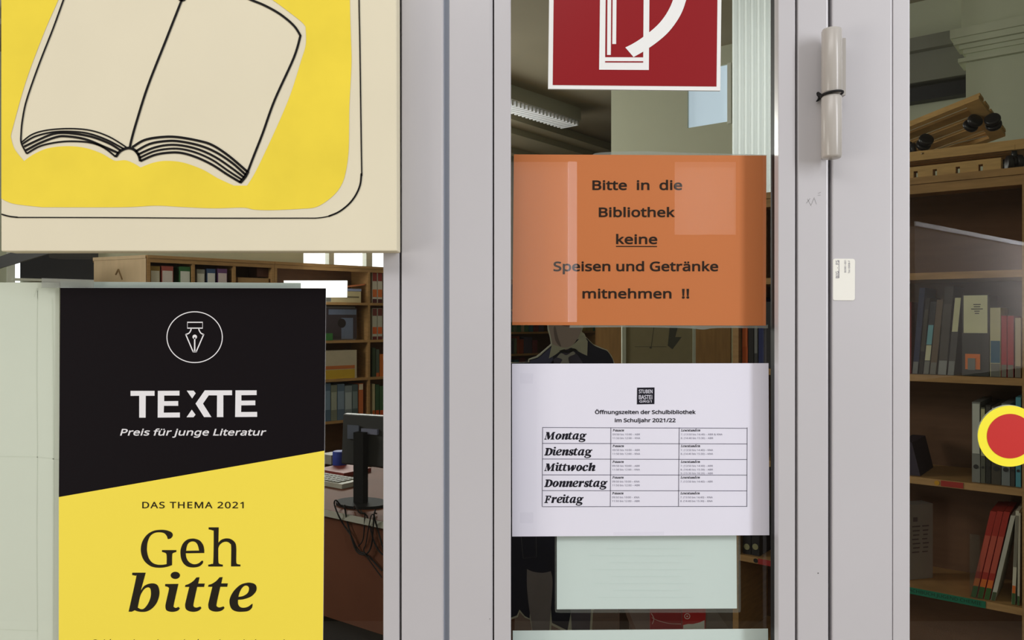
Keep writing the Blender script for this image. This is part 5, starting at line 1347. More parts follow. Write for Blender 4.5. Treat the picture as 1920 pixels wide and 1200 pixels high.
book(FR, 1856, 1876.5, 577, Z1, (206, 200, 160), 'cream and blue book left of the pair of red books', lean=0, group=GR,
     marks=[(.0, .19, (112, 112, 106), 'shelf_mark'), (.2, .52, (46, 100, 130), 'blue_band')])
book(FR, 1877, 1888, 592, Z1, (176, 52, 62), 'left one of the pair of red books on upper right shelf', group=GR, marks=[(.0, .2, (120, 116, 106), 'shelf_mark')])
book(FR, 1888.5, 1901, 592, Z1, (176, 52, 62), 'right one of the pair of red books on upper right shelf', group=GR, marks=[(.0, .2, (120, 116, 106), 'shelf_mark')])
book(FR, 1903, 1914.5, 596, Z1, (196, 182, 156), 'beige book right of the pair of red books', group=GR, marks=[(.0, .19, (120, 114, 104), 'shelf_mark')])

GB = 'folders behind the round sticker'
for p0, p1, tp, c, lb, t in ((1822, 1838, 754, (128, 128, 122), (196, 196, 186), 'tall pale grey folder left of the round sticker'),
                             (1838.5, 1847.5, 764, (92, 92, 80), (190, 186, 140), 'slim olive folder half behind the round sticker'),
                             (1848, 1858, 760, (48, 46, 42), (70, 66, 60), 'slim black folder behind the round sticker'),
                             (1858.5, 1877, 762, (74, 68, 60), (206, 198, 170), 'black folder with cream label under the round sticker'),
                             (1877.5, 1894, 757, (120, 124, 124), (190, 196, 200), 'grey folder peeking above the round sticker'),
                             (1894.5, 1903, 764, (66, 62, 56), (180, 176, 150), 'dark slim folder right behind the round sticker')):
    binder(FR, p0, p1, tp, Z2, c, lb, t, GB, l0=.36, l1=.98)
binder(FR, 1904, 1914.5, 745, Z2, (84, 150, 164), (120, 190, 196), 'turquoise folder at right end above the round sticker', GB)
book(FR, 1700, 1726, 830, Z2, (58, 48, 62), 'dark purple folder leaning by the frame on middle right shelf', lean=-16, name='folder', cat='folder', depth=0.2)

GC = 'books on the lower right shelf'
rg = (168, 48, 36)
mk = [(.0, .13, (56, 92, 44), 'green_band'), (.13, .22, (214, 108, 44), 'orange_band'), (.3, .72, (190, 84, 66), 'title')]
book(FR, 1819, 1831, 954, Z3, rg, 'leftmost of three leaning red books on lower right shelf', lean=38, group=GC, marks=mk)
book(FR, 1831.5, 1843.5, 954, Z3, rg, 'middle one of three leaning red books on lower right shelf', lean=38, group=GC, marks=mk)
book(FR, 1844, 1856, 955, Z3, rg, 'rightmost of three leaning red books on lower right shelf', lean=38, group=GC, marks=mk)
book(FR, 1857, 1866, 962, Z3, (190, 186, 172), 'white book leaning against the three red books', lean=38, group=GC, marks=[(.0, .1, (70, 84, 56), 'green_band')])
book(FR, 1896, 1903.5, 957, Z3, (202, 196, 176), 'upright white book with orange and green foot on lower right shelf', lean=8, group=GC,
     marks=[(.0, .12, (60, 92, 50), 'green_band'), (.12, .2, (214, 108, 44), 'orange_band'), (.4, .95, (128, 122, 108), 'title')])
book(FR, 1907, 1912, 962, Z3, (186, 180, 160), 'upright cream book at right end of lower right shelf', lean=2, group=GC, marks=[(.0, .1, (60, 92, 50), 'green_band')])
c0 = FR.p(FR.at(1697, .06), .06, 0)
FX = Fr(c0[0], c0[1] + CAMD, 14)
wb = thing('white_carton', 'grey white printed carton at left end of lower right shelf', 'carton', FX.p(.04, .03, Z3 + .001))
xr_ = FX.at(1749)
ztc = FX.z(1749, 944)
mb = MB()
FX.box(mb, 0.0, xr_, 0.0, 0.05, Z3 + .001, ztc)
mb.build('carton_body', bmat((140, 132, 122)), wb)
mb = MB()
for i in range(7):
    for p0, p1 in ((1710, 1725), (1729, 1741)):
        zz = FX.z(1730, 985 + i * 8)
        FX.box(mb, FX.at(p0 + (i % 3)), FX.at(p1 - (i * 5 % 4)), -0.0012, -0.0002, zz - .004, zz)
FX.box(mb, FX.at(1712), FX.at(1720), -0.0012, -0.0002, FX.z(1715, 978), FX.z(1715, 970))
mb.build('printed_lines', bmat((92, 80, 78)), wb)
be = thing('acrylic_bookend', 'clear upright bookend left of the leaning red books', 'bookend', FR.p(FR.at(1818), .05, Z3 + .001))
mb = MB()
FR.box(mb, FR.at(1817), FR.at(1836), 0.012, 0.015, Z3 + .001, FR.z(1820, 1003))
mb.build('clear_plate', ACRYL, be)
# shelf edge labels
def strip(fr, px0, px1, z0, z1, m, label, text=None):
    r = thing('shelf_label', label, 'label', fr.p(fr.at((px0 + px1) / 2), 0, z0))
    mb = MB()
    fr.box(mb, fr.at(px0), fr.at(px1), 0.0005, 0.0022, z0, z1)
    mb.build('label_strip', m, r)
    if text:
        tmp = MB()
        sans(tmp, text, 0, 1000, 0, 60, 0, n=2)
        xs = [v[0] for v in tmp.v]
        zs = [v[2] for v in tmp.v]
        x0, x1 = min(xs), max(xs)
        q0, q1 = min(zs), max(zs)
        A0, A1 = fr.at(px0 + 3), fr.at(px1 - 8)
        h = (z1 - z0)
        m2 = MB()
        m2.add([fr.p(A0 + (v[0] - x0) / (x1 - x0) * (A1 - A0), 0.0001, z0 + h * .2 + (v[2] - q0) / (q1 - q0) * h * .6) for v in tmp.v], tmp.f)
        m2.build('lettering', bmat((24, 44, 36)), r)
    return r


strip(FR, 1764, 1806, Z2 - .0195, Z2 - .002, bmat((168, 52, 44)), 'red paper label on the shelf edge under the round sticker')
mb = MB()
mb.cyl(FR.p(FR.at(1756.5), 0.0015, Z2 - .011), (FR.e2[0], FR.e2[1], 0), 0.0075, 0.0015, 16)
tag(mb.build('sticker_dot', bmat((206, 150, 40))), 'small yellow dot on the shelf edge left of the red label', 'dot')
strip(FR, 1696, 1848, Z3 - .0215, Z3 - .0005, bmat((28, 112, 84)), 'green lettered label strip along the lower right shelf edge', 'SACHBUCH JUGEND CHEMIE')

# binders in the door pane's right edge
GD = 'things on the shelves at the right edge of the door pane'
binder(FR, 1391.5, 1402, 560, Z1 - .02 if False else 1.325, (206, 92, 34), (216, 104, 44), 'orange folder at the right edge below the orange notice', GD, hole=False)
book(FR, 1403, 1413, 556, 1.325, (34, 30, 30), 'black book right of the orange folder at the door pane edge', group=GD)
book(FR, 1414, 1421, 600, 1.325, (60, 60, 62), 'slim dark grey book between black and blue spines at the door pane edge', group=GD, marks=[(.3, .9, (120, 120, 120), 'title')])
book(FR, 1422, 1432, 560, 1.325, (34, 44, 96), 'blue book at the door pane edge below the orange notice', group=GD)
book(FR, 1433, 1450, 566, 1.325, (52, 50, 52), 'charcoal book against the dark gasket below the orange notice', group=GD)
for p0, p1, t in ((1393, 1408, 'black folder with pale round spot on low shelf beside the sleeved sheet'), (1409, 1424, 'second black folder with pale round spot on low shelf beside the door gasket')):
    r = book(FR, p0, p1, 965, 0.638, (40, 38, 40), t, name='folder', cat='folder', group=GD)
    mb = MB()
    mb.cyl(FR.p(FR.at((p0 + p1) / 2, .02), 0.019, FR.z((p0 + p1) / 2, 1025, .02)), (FR.e2[0], FR.e2[1], 0), 0.011, 0.003, 16)
    mb.build('round_spot', bmat((150, 146, 110)), r)
strip(FR, 1421, 1450, 0.638 - .021, 0.638 - .001, bmat((168, 50, 48)), 'red label strip on the low shelf edge at the door gasket')
mb = MB()
mb.cyl(FR.p(FR.at(1416.5), 0.0015, .627), (FR.e2[0], FR.e2[1], 0), 0.008, 0.0015, 16)
tag(mb.build('sticker_dot', DARK), 'small dark dot on the low shelf edge beside the sleeved sheet', 'dot')

# ------------------------------------------------------------------ left-hand shelves
GL = 'ring binders on the top shelf behind the poster'
for p0, p1, tp, c, lb, t in ((282, 300, 499, (150, 120, 60), (214, 206, 186), 'ochre ring binder first in the row under the cabinet top'),
                             (303, 325, 499, (168, 84, 74), (220, 208, 200), 'red ring binder left of the green one above the poster'),
                             (337, 357, 500, (58, 108, 62), (222, 224, 214), 'green ring binder above the poster emblem'),
                             (369, 384, 505, (150, 150, 140), (220, 218, 206), 'grey ring binder right of the shelf upright above the poster'),
                             (388, 404, 504, (70, 92, 130), (226, 226, 222), 'blue ring binder above the poster'),
                             (408, 426, 504, (116, 78, 124), (222, 206, 206), 'purple ring binder last in the row above the poster')):
    binder(FL, p0, p1, tp, 1.651, c, lb, t, GL, hole=False, l0=.2, l1=.86)
bx = book(FL, 446, 504, 521, 1.651, (176, 140, 96), 'low beige box on the shelf right of the purple binder', name='storage_box', cat='box', depth=0.2)
bx = book(FL, 482, 503, 497, FL.z(495, 520, .05) + .002, (92, 56, 44), 'dark red brown box on the low beige box', name='storage_box', cat='box', b0=.06, depth=0.15)
bx = book(FL, 614, 677, 546, 1.651, (206, 190, 150), 'cream archive box beside the glowing white patch', name='archive_box', cat='box', depth=0.2,
          marks=[(.42, .55, (120, 108, 84), 'print_line')])
zt = FL.z(645, 545.6, .02) + 0.001
g = thing('magazine', 'blue and white magazine lying on the cream archive box', 'magazine', FL.p(FL.at(660), .1, zt))
mb = MB()
FL.box(mb, FL.at(640), FL.at(681), 0.03, 0.18, zt, zt + .022)
mb.build('cover', bmat((150, 158, 190)), g)
mb = MB()
a0, a1 = FL.at(646), FL.at(687)
z = zt + .026
mb.hexa([FL.p(a0, .02, z), FL.p(a1, .02, z + .03), FL.p(a1, .02, z + .042), FL.p(a0, .02, z + .012),
         FL.p(a0, .17, z), FL.p(a1, .17, z + .03), FL.p(a1, .17, z + .042), FL.p(a0, .17, z + .012)])
tag(mb.build('flat_folder', bmat((196, 118, 74))), 'orange brown folder lying slanted on top of the magazine', 'folder')
pf = thing('framed_picture', 'blurred blue framed picture on the second shelf right of the poster', 'picture', FL.p(FL.at(642), .08, 1.326))
mb = MB()
FL.box(mb, FL.at(606), FL.at(672), 0.05, 0.07, 1.3265, FL.z(640, 574, .05))
mb.build('picture_frame', bmat((104, 98, 96)), pf)
mb = MB()
FL.quad(mb, FL.at(611, .049), FL.at(669, .049), 0.049, 1.336, FL.z(640, 578, .05))
mb.build('dark_print', bmat((66, 56, 62)), pf)
mb = MB()
FL.quad(mb, FL.at(640, .048), FL.at(662, .048), 0.048, 1.336, FL.z(640, 596, .05))
FL.quad(mb, FL.at(616, .048), FL.at(668, .048), 0.048, FL.z(640, 590, .05), FL.z(640, 580, .05))
mb.build('blue_shape', bmat((112, 122, 146)), pf)
mb = MB()
mb.cyl(FL.p(FL.at(641, .047), .0475, FL.z(641, 606, .05)), (FL.e2[0], FL.e2[1], 0), 0.04, 0.0005, 16)
mb.build('dark_head_shape', bmat((44, 36, 36)), pf)
book(FL, 611, 624, 625, 1.325, (66, 128, 64), 'green box in front of the framed picture', name='storage_box', cat='box', b0=.008, depth=.03)
book(FL, 604, 669, 657, 0.995, (196, 184, 160), 'cream and yellow game box on the third shelf right of the poster', name='game_box', cat='box',
     marks=[(.0, .32, (204, 168, 52), 'yellow_band'), (.34, .46, (196, 112, 60), 'orange_band')])
GM = 'grey blue binders above the computer screen'
for i, (p0, p1, c, t) in enumerate(((603, 620, (86, 110, 136), 'blue grey binder half hidden by the poster edge above the screen'),
                                    (620.5, 632, (126, 132, 118), 'olive grey binder second right of the poster edge above the screen'),
                                    (632.5, 646, (96, 116, 138), 'slate blue binder in the middle of the row above the screen'),
                                    (646.5, 660, (130, 142, 148), 'light grey blue binder in the row above the screen'),
                                    (660.5, 671, (84, 100, 104), 'dark grey green binder left of the orange book above the screen'))):
    binder(FL, p0, p1, 719 + (i * 3) % 5, 0.638, c, tuple(min(255, v + 40) for v in c), t, GM, hole=False)
book(FL, 672.5, 681, 719, 0.638, (200, 110, 62), 'orange book with white head right of the grey blue binders', depth=.2, marks=[(.82, .98, (220, 206, 180), 'white_band')])
GE = 'binders in the column beside the grey frame'
for p0, p1, t in ((698, 707, 'red white and orange binder on the top shelf beside the frame'), (708, 717, 'second red white and orange binder on the top shelf beside the frame')):
    book(FL, p0, p1, 508, 1.651, (214, 206, 192), t, group=GE, name='ring_binder', cat='binder', marks=[(.0, .12, (84, 40, 44), 'dark_foot'), (.18, .42, (216, 116, 62), 'orange_band'), (.68, .99, (150, 62, 58), 'red_head')])
for p0, p1, t in ((698, 707, 'red white and orange binder on the second shelf beside the frame'), (708, 717, 'second red white and orange binder on the second shelf beside the frame')):
    book(FL, p0, p1, 578, 1.325, (196, 194, 180), t, group=GE, name='ring_binder', cat='binder', marks=[(.0, .1, (110, 44, 44), 'dark_foot'), (.18, .4, (216, 104, 54), 'orange_band'), (.76, .99, (120, 60, 58), 'red_head')])
book(FL, 698, 704, 652, .995, (60, 78, 58), 'dark green binder on the third shelf beside the frame', group=GE, name='ring_binder', cat='binder')
book(FL, 705, 711, 655, .995, (84, 96, 84), 'grey green binder on the third shelf beside the frame', group=GE, name='ring_binder', cat='binder', marks=[(.0, .14, (200, 104, 56), 'orange_foot')])
book(FL, 712, 722, 664, .995, (206, 112, 44), 'orange book on the third shelf against the frame', group=GE)
book(FL, 698, 703, 720, .638, (206, 196, 160), 'white and orange book on the fourth shelf beside the frame', group=GE, marks=[(.0, .2, (214, 112, 50), 'orange_foot')])
book(FL, 704, 711, 721, .638, (58, 92, 66), 'green book on the fourth shelf beside the frame', group=GE, marks=[(.0, .2, (206, 90, 44), 'orange_foot')])
book(FL, 712, 722, 724, .638, (70, 104, 72), 'wide green book on the fourth shelf against the frame', group=GE, marks=[(.0, .2, (206, 90, 44), 'orange_foot')])

# far small books either side of the cardboard figure
random.seed(21)
cols = [(70, 112, 84), (46, 96, 110), (120, 60, 66), (176, 150, 70), (150, 70, 44), (84, 76, 96), (110, 120, 100), (160, 150, 130), (96, 44, 50), (60, 60, 72)]
names = ['green', 'teal', 'wine red', 'mustard', 'rust', 'mauve', 'sage', 'cream', 'maroon', 'slate']
pxs = {1.365: [(955, 962, 0), (962.5, 969, 6), (969.5, 977, 0), (977.5, 983, 7), (983.5, 991, 0), (991.5, 1000, 1), (1000.5, 1010, 2), (1010.5, 1020, 5), (1098, 1104, 3), (1104.5, 1112, 3), (1112.5, 1116, 0)],
       1.12: [(957, 964, 9), (964.5, 969, 6), (969.5, 974, 4), (974.5, 982, 4), (982.5, 998, 5), (998.5, 1008, 2)],
       0.88: [(957, 964, 9), (964.5, 973, 1), (973.5, 985, 8), (985.5, 992, 5)]}
ordn = {1.365: 'upper', 1.12: 'middle', 0.88: 'lower'}
for z, row in pxs.items():
    for i, (p0, p1, k) in enumerate(row):
        same = [q for q in row if q[2] == k]
        j = same.index((p0, p1, k))
        if p0 > 1090:
            t = '%s book right of the cardboard figure neck%s' % (names[k], ('' if len(same) == 1 or (k == 0) else (', nearer the figure' if j == 0 else ', farther from the figure')))
        else:
            left = [q for q in same if q[0] < 1090]
            q = ('first', 'second', 'third', 'fourth')[left.index((p0, p1, k))] + ' ' if len(left) > 1 else ''
            t = '%s%s book on the %s far shelf left of the cardboard figure' % (q, names[k], ordn[z])
        a = FB2.at((p0 + p1) / 2, .02)
        d = FB2.y + CAMD + a * FB2.e1[1]
        h = 0.15 + (i * 7 % 5) * 0.012
        book(FB2, p0, p1, CY - (z + h - EYE) / d * FPX, z, cols[k], t, group='small far books beside the cardboard figure', gap=0.002)

# ------------------------------------------------------------------ cardboard figure
CDP = 3.3 - CAMD
sd = thing('cardboard_figure', 'life-size cardboard cutout of a person in dark coat behind the door pane', 'cutout', W(1040, 1280, CDP))
out = [(955, 680), (990, 679), (991, 673), (1006, 668), (1018, 658), (1033, 645), (1031, 632), (1027, 618), (1025, 590), (1029, 565), (1045, 548), (1062, 544), (1082, 549), (1095, 566), (1097, 590), (1094, 612), (1091, 622), (1096, 626), (1098, 631), (1112, 645), (1128, 652), (1139, 656), (1147, 667), (1153, 682), (1162, 740), (1172, 830), (1182, 960), (1180, 1060), (1150, 1110), (1112, 1145), (1109, 1200), (1108, 1250), (1120, 1275), (1068, 1278), (1066, 1215), (1060, 1185), (1034, 1172), (1030, 1250), (1040, 1275), (985, 1278), (998, 1210), (997, 1178), (994, 1162), (984, 1158), (974, 1147), (971, 1157), (958, 1162), (935, 1160), (930, 960), (938, 780)]
mb = MB()
mb.prism([W(p[0], p[1], CDP) for p in out], (0, 0.006, 0))
mb.build('cut_board', bmat((200, 198, 184)), sd)
NAVY, NAVYD, SKIN, COLR, STOCK = bmat((70, 72, 106)), bmat((28, 30, 54)), mat('faded_skin_print', (164, 148, 144), .8), bmat((172, 172, 156)), bmat((134, 126, 132))


def card(pts, m, nm, k, sm=True):
    mb = MB()
    mb.flat([smooth(pts, 4) if sm else pts], CDP - 0.0008 * k)
    return mb.build(nm, m, sd)


card([(958, 681, C), (993, 679, C), (993, 675), (1008, 670), (1020, 660), (1034, 648, C), (1060, 640), (1100, 634, C), (1113, 647), (1128, 654), (1138, 658), (1146, 669), (1151, 683), (1160, 740), (1170, 830), (1179, 960), (1177, 1060), (1148, 1108), (1112, 1140, C), (1072, 1140, C), (1064, 1182, C), (1035, 1168, C), (1030, 1100, C), (996, 1100, C), (993, 1160, C), (984, 1155, C), (974, 1143, C), (969, 1154, C), (955, 1159, C), (938, 1158, C), (933, 960), (941, 780)], NAVYD, 'dark_coat', 1)
card([(994, 680, C), (995, 676), (1010, 671), (1034, 650, C), (1040, 690, C), (1045, 760, C), (1000, 760, C)], NAVY, 'coat_lapel', 2)
card([(1026, 690, C), (1040, 672), (1060, 660), (1072, 656), (1085, 668), (1098, 690, C), (1096, 800, C), (1028, 800, C)], bmat((70, 66, 88)), 'waistcoat', 2)
card([(1029, 612), (1033, 632), (1036, 648, C), (1060, 656), (1075, 646), (1088, 624), (1092, 600), (1093, 575), (1085, 556), (1062, 547), (1040, 556), (1030, 575), (1028, 595)], SKIN, 'face_print', 3)
card([(1038, 618), (1042, 640), (1052, 650), (1046, 632), (1041, 612)], bmat((118, 104, 102)), 'cheek_shade', 3.6)
card([(1050, 606), (1062, 602), (1076, 606), (1072, 611), (1062, 612), (1053, 610)], bmat((126, 96, 96)), 'mouth_print', 3.6)
card([(1035, 645, C), (1029, 672, C), (1040, 666), (1052, 657, C), (1060, 654), (1072, 652, C), (1090, 662), (1101, 667, C), (1102, 640, C), (1094, 627, C), (1075, 646), (1058, 652)], COLR, 'shirt_collar', 4)
card([(1044, 670, C), (1052, 662), (1062, 666), (1074, 659), (1078, 664), (1066, 670), (1068, 682, C), (1050, 682, C), (1054, 674)], bmat((150, 150, 146)), 'neck_ribbon', 4)
card([(1048, 658, C), (1058, 655), (1064, 658), (1076, 653), (1088, 661, C), (1080, 657), (1064, 662), (1054, 660)], bmat((14, 14, 18)), 'bow_shadow', 5)
card([(988, 1067, C), (1000, 1072), (1018, 1074), (1033, 1071, C), (1036, 1090), (1034, 1130), (1030, 1180), (1030, 1240, C), (1000, 1240, C), (998, 1180), (992, 1140), (988, 1100)], STOCK, 'grey_stocking', 3)
card([(1069, 1080, C), (1110, 1080, C), (1109, 1130), (1106, 1180), (1106, 1250, C), (1073, 1250, C), (1072, 1180), (1070, 1140)], bmat((92, 86, 102)), 'grey_stocking', 3)
mb = MB()
mb.ribbon([(976, 960), (977, 1005), (981, 1047), (1006, 1044), (1004, 960)], 1.0, CDP - .0026, smooth=False)
mb.build('coat_pocket_line', bmat((78, 78, 88)), sd)
mb = MB()
for px0, px1 in ((985, 1040), (1068, 1120)):
    mb.slab([W(px0, 1281.5, CDP - .05), W(px1, 1281.5, CDP - .05), W(px1, 1274, CDP - .01), W(px0, 1274, CDP - .01)], 0.12)
mb.build('board_foot', bmat((24, 22, 22)), sd)

# ------------------------------------------------------------------ display board and wooden cupboard behind it
DB = 4.6 - CAMD
db = thing('display_board', 'beige display board with a dark arrow drawing between pale posts', 'board', W(1236, 950, DB))
mb = MB()
mb.slab([W(1174, 900, DB), W(1299, 900, DB), W(1299, 480, DB), W(1174, 480, DB)], 0.02)
mb.build('board_panel', bmat((148, 138, 106)), db)
for a, b in ((1166.5, 1173.8), (1299.2, 1304.5)):
    mb = MB()
    mb.slab([W(a, 1060, DB - .01), W(b, 1060, DB - .01), W(b, 470, DB - .01), W(a, 470, DB - .01)], 0.035)
    mb.build('side_post', bmat((196, 200, 182)), db)
mb = MB()
mb.flat([[(1257, 600), (1274, 600), (1266, 632), (1278, 632), (1261, 655), (1252, 648)]], DB - .0005)
mb.build('dark_arrow_drawing', bmat((78, 78, 68)), db)
mb = MB()
mb.ribbon([(1228, 600), (1221, 650)], 1.3, DB - .0007, smooth=False)
mb.flat([ell(1220, 652, 2.5, 1.6, 10)], DB - .0007)
mb.ribbon([(1190, 650), (1250, 650)], .8, DB - .0007, smooth=False)
mb.build('pointer_line', bmat((92, 88, 74)), db)
FK = Fr(*(lambda p: (p[0], p[1] + CAMD))(W(1108, 0, 5.3 - CAMD)), -12)
ck = thing('wooden_cupboard', 'plain brown wooden cupboard behind the display board', 'cupboard', FK.p(.6, .2, 0))
mb = MB()
FK.box(mb, 0.03, FK.at(1373), 0.0, 0.33, 0, 1.98)
mb.build('carcass', WOODD, ck)
mb = MB()
FK.box(mb, 0.04, FK.at(1240) - .003, -0.018, -0.001, 0.08, 1.94)
mb.build('cupboard_door', WOODD, ck)
mb = MB()
FK.box(mb, FK.at(1240) + .003, FK.at(1373) - .012, -0.018, -0.001, 0.08, 1.94)
mb.build('cupboard_door', WOODD, ck)
mb = MB()
FK.box(mb, FK.at(1371), FK.at(1374.5), -0.024, -0.0185, 0.02, 1.97)
mb.build('pale_edge_strip', bmat((186, 176, 140)), ck)

# low table with red leaflets, seen in the gap above the bottom sheet
T0 = 2.2 - CAMD
lt = thing('low_table', 'low dark wooden table behind the bottom sheet carrying red leaflets', 'table', W(1270, 1200, T0 + .2))
TZ = 0.640
tx0, tx1 = W(1195, 0, T0)[0], W(1372, 0, T0)[0]
mb = MB().box(tx0, tx1, T0 - .06, T0 + .4, TZ - .03, TZ)
mb.build('table_top', bmat((74, 48, 34)), lt)
for x in (tx0 + .015, tx1 - .015):
    for yy in (T0 - .04, T0 + .38):
        mb = MB().box(x - .015, x + .015, yy - .015, yy + .015, 0, TZ - .031)
        mb.build('leg', bmat((74, 48, 34)), lt)
lf = thing('red_leaflet', 'dull red leaflet with thin curved lines left of the bright red one', 'leaflet', W(1250, 1180, T0))
mb = MB()
mb.slab([W(1219, 1180, T0), W(1278, 1180, T0), W(1278, 1128, T0), W(1219, 1128, T0)], .004)
q = min(v[2] for v in mb.v)
mb.v = [(v[0], v[1], v[2] if v[2] > q + .01 else TZ + .001) for v in mb.v]
mb.build('cover', bmat((150, 42, 46)), lf)
mb = MB()
mb.ribbon([(1222, 1158), (1235, 1164), (1255, 1169), (1277, 1170)], 1.0, T0 - .0006)
mb.ribbon([(1221, 1150), (1226, 1160), (1223, 1170)], 1.4, T0 - .0006)
mb.build('curved_lines', bmat((206, 170, 164)), lf)
lg = thing('red_leaflet', 'bright red leaflet with round white emblem behind the gap above bottom sheet', 'leaflet', W(1300, 1180, T0))
mb = MB()
mb.slab([W(1279.5, 1180, T0), W(1322, 1180, T0), W(1324, 1128, T0), W(1279.5, 1128, T0)], .004)
mb.v = [(v[0], v[1], v[2] if v[2] > q + .01 else TZ + .001) for v in mb.v]
mb.build('cover', bmat((176, 30, 32)), lg)
mb = MB()
mb.ribbon(ell(1288.5, 1155.5, 5, 4.8, 24), 1.3, T0 - .0006, smooth=False, closed=True)
mb.flat([ell(1288.5, 1155.5, 1.6, 1.5, 10)], T0 - .0006)
mb.build('round_emblem', bmat((226, 206, 200)), lg)
mb = MB()
mb.flat([[(1281, 1179), (1321, 1179), (1321, 1163), (1312, 1167), (1300, 1170), (1290, 1170), (1281, 1172)]], T0 - .0006)
mb.build('white_foot', bmat((206, 206, 198)), lg)
hp = thing('leaflet_holder', 'clear upright plastic holder right of the red leaflets', 'holder', W(1350, 1180, T0))
mb = MB()
mb.slab([W(1326, 1180, T0 - .01), W(1381, 1180, T0 - .01), W(1381, 1120, T0 - .01), W(1326, 1120, T0 - .01)], .0015)
mb.v = [(min(v[0], tx1 - .001), v[1], max(v[2], TZ + .001)) for v in mb.v]
mb.build('front_plate', ACRYL, hp)

# ------------------------------------------------------------------ desk with computer screen
dk = thing('desk', 'red brown desk with pale edge right of the poster', 'desk', FD.p(.3, .35, 0))
DZ = 0.74
mb = MB()
FD.box(mb, -.5, .46, -0.02, 0.75, DZ - .026, DZ)
mb.build('worktop', DESKM, dk)
mb = MB()
FD.box(mb, -.5, .46, -0.0225, -0.0202, DZ - .027, DZ - .001)
mb.build('edge_band', bmat((176, 172, 160)), dk)
mb = MB()
FD.box(mb, -.48, .44, 0.0, 0.02, 0.30, DZ - .027)
mb.build('front_panel', DESKM, dk)
for a in (-.48, .42):
    mb = MB()
    FD.box(mb, a, a + .02, 0.021, 0.7, 0.0, DZ - .027)
    mb.build('side_panel', DESKM, dk)
mb = MB()
FD.box(mb, -.45, .415, 0.12, 0.22, 0.0, 0.34)
mb.build('cable_duct', DARK, dk)
ms = thing('computer_screen', 'black computer screen seen from behind on the red brown desk', 'screen', FM.p(.2, .02, DZ))
zt_, zb_ = FM.z(642, 777, 0), FM.z(645, 874, 0)
mb = MB()
w = 0.44
mb.hexa([FM.p(0.0, .0, zb_ + .01), FM.p(w, 0, zb_ + .01), FM.p(w, .012, zt_), FM.p(0, .012, zt_),
         FM.p(-.004, .035, zb_), FM.p(w + .004, .035, zb_), FM.p(w + .004, .045, zt_ + .002), FM.p(-.004, .045, zt_ + .002)])
b = mb.build('screen_housing', mat('screen_black', (46, 45, 44), 0.55, 0.3), ms)
bv = b.modifiers.new('soft_edges', 'BEVEL')
bv.width = 0.004
bv.segments = 2
ac = FM.at(681)
mb = MB()
FM.box(mb, ac - .024, ac + .024, -0.035, 0.0, DZ + .012, zb_ + .15)
mb.build('stand_column', mat('stand_black', (30, 29, 29), 0.75, 0.1), ms)
mb = MB()
bs = []
for k in range(32):
    t = 2 * math.pi * k / 32
    bs.append(FM.p(ac + .115 * math.cos(t), -.01 + .085 * math.sin(t), DZ + .001))
mb.prism(bs, (0, 0, .011))
mb.build('stand_base', mat('stand_black', (30, 29, 29), 0.75, 0.1), ms)
mb = MB()
FM.box(mb, FM.at(652), FM.at(673), -0.0030, -0.0022 + .006, FM.z(660, 823), FM.z(660, 797))
mb.build('type_label', bmat((86, 90, 104)), ms)
mb = MB()
FM.box(mb, FM.at(678), FM.at(708), -0.004, 0.010, FM.z(690, 814), FM.z(690, 804))
mb.build('grip_recess', bmat((112, 112, 130)), ms)


def cable(pts, label, r=0.0032):
    def at_(p):
        p = (p[0], p[1], p[2] - .008 if p[2] < -.025 else p[2])
        q = FD.pt(p[0], p[1], p[2])
        return (q[0], q[1], DZ + r + .004) if p[2] > -0.025 and q[2] > DZ - .03 else q
    ps = catmull([at_(p) for p in pts])
    mb = MB()
    mb.sm = True
    mb.tube(ps, r, 6)
    return tag(mb.build('cable', RUBBER), label, 'cable', 'screen cables over the desk edge')


cable([(640, 940, .03), (630, 938, -.026), (627, 945, -.034), (634, 965, -.03), (645, 985, -.012), (658, 1004, -.012), (667, 1024, -.012), (676, 1035, -.012), (686, 1039, -.012), (700, 1052, -.012), (716, 1070, -.012)],
      'black cable looping from screen base furthest left over the desk edge')
cable([(650, 944, .03), (645, 947, -.028), (647, 955, -.034), (651, 978, -.012), (659, 1008, -.018), (668, 1032, -.018), (680, 1040, -.018), (690, 1036, -.018), (697, 1020, -.018), (700, 985, -.03), (701, 968, -.034), (704, 955, -.026)],
      'black cable hanging in a deep loop below the desk edge')
cable([(664, 945, .03), (666, 948, -.028), (674, 961, -.034), (688, 985, -.02), (700, 1012, -.013), (710, 1032, -.013), (718, 1040, -.013)],
      'black cable running straight down beside the screen stand')
cable([(706, 958, .03), (702, 962, -.028), (702, 970, -.034), (708, 992, -.02), (716, 1020, -.02), (722, 1040, -.02)], 'black cable nearest the grey frame under the desk edge')
cable([(704, 948, -.02), (697, 965, -.034), (691, 990, -.024), (686, 1020, -.024), (682, 1032, -.024), (692, 1050, -.024), (716, 1083, -.024)], 'thin grey black cable crossing behind the deep loop', 0.0022)
cable([(676, 946, .035), (680, 955, .0), (683, 962, -.03), (684, 985, -.024), (681, 1010, -.016), (672, 1024, -.016)], 'short black cable dropping from under the screen stand', 0.0026)
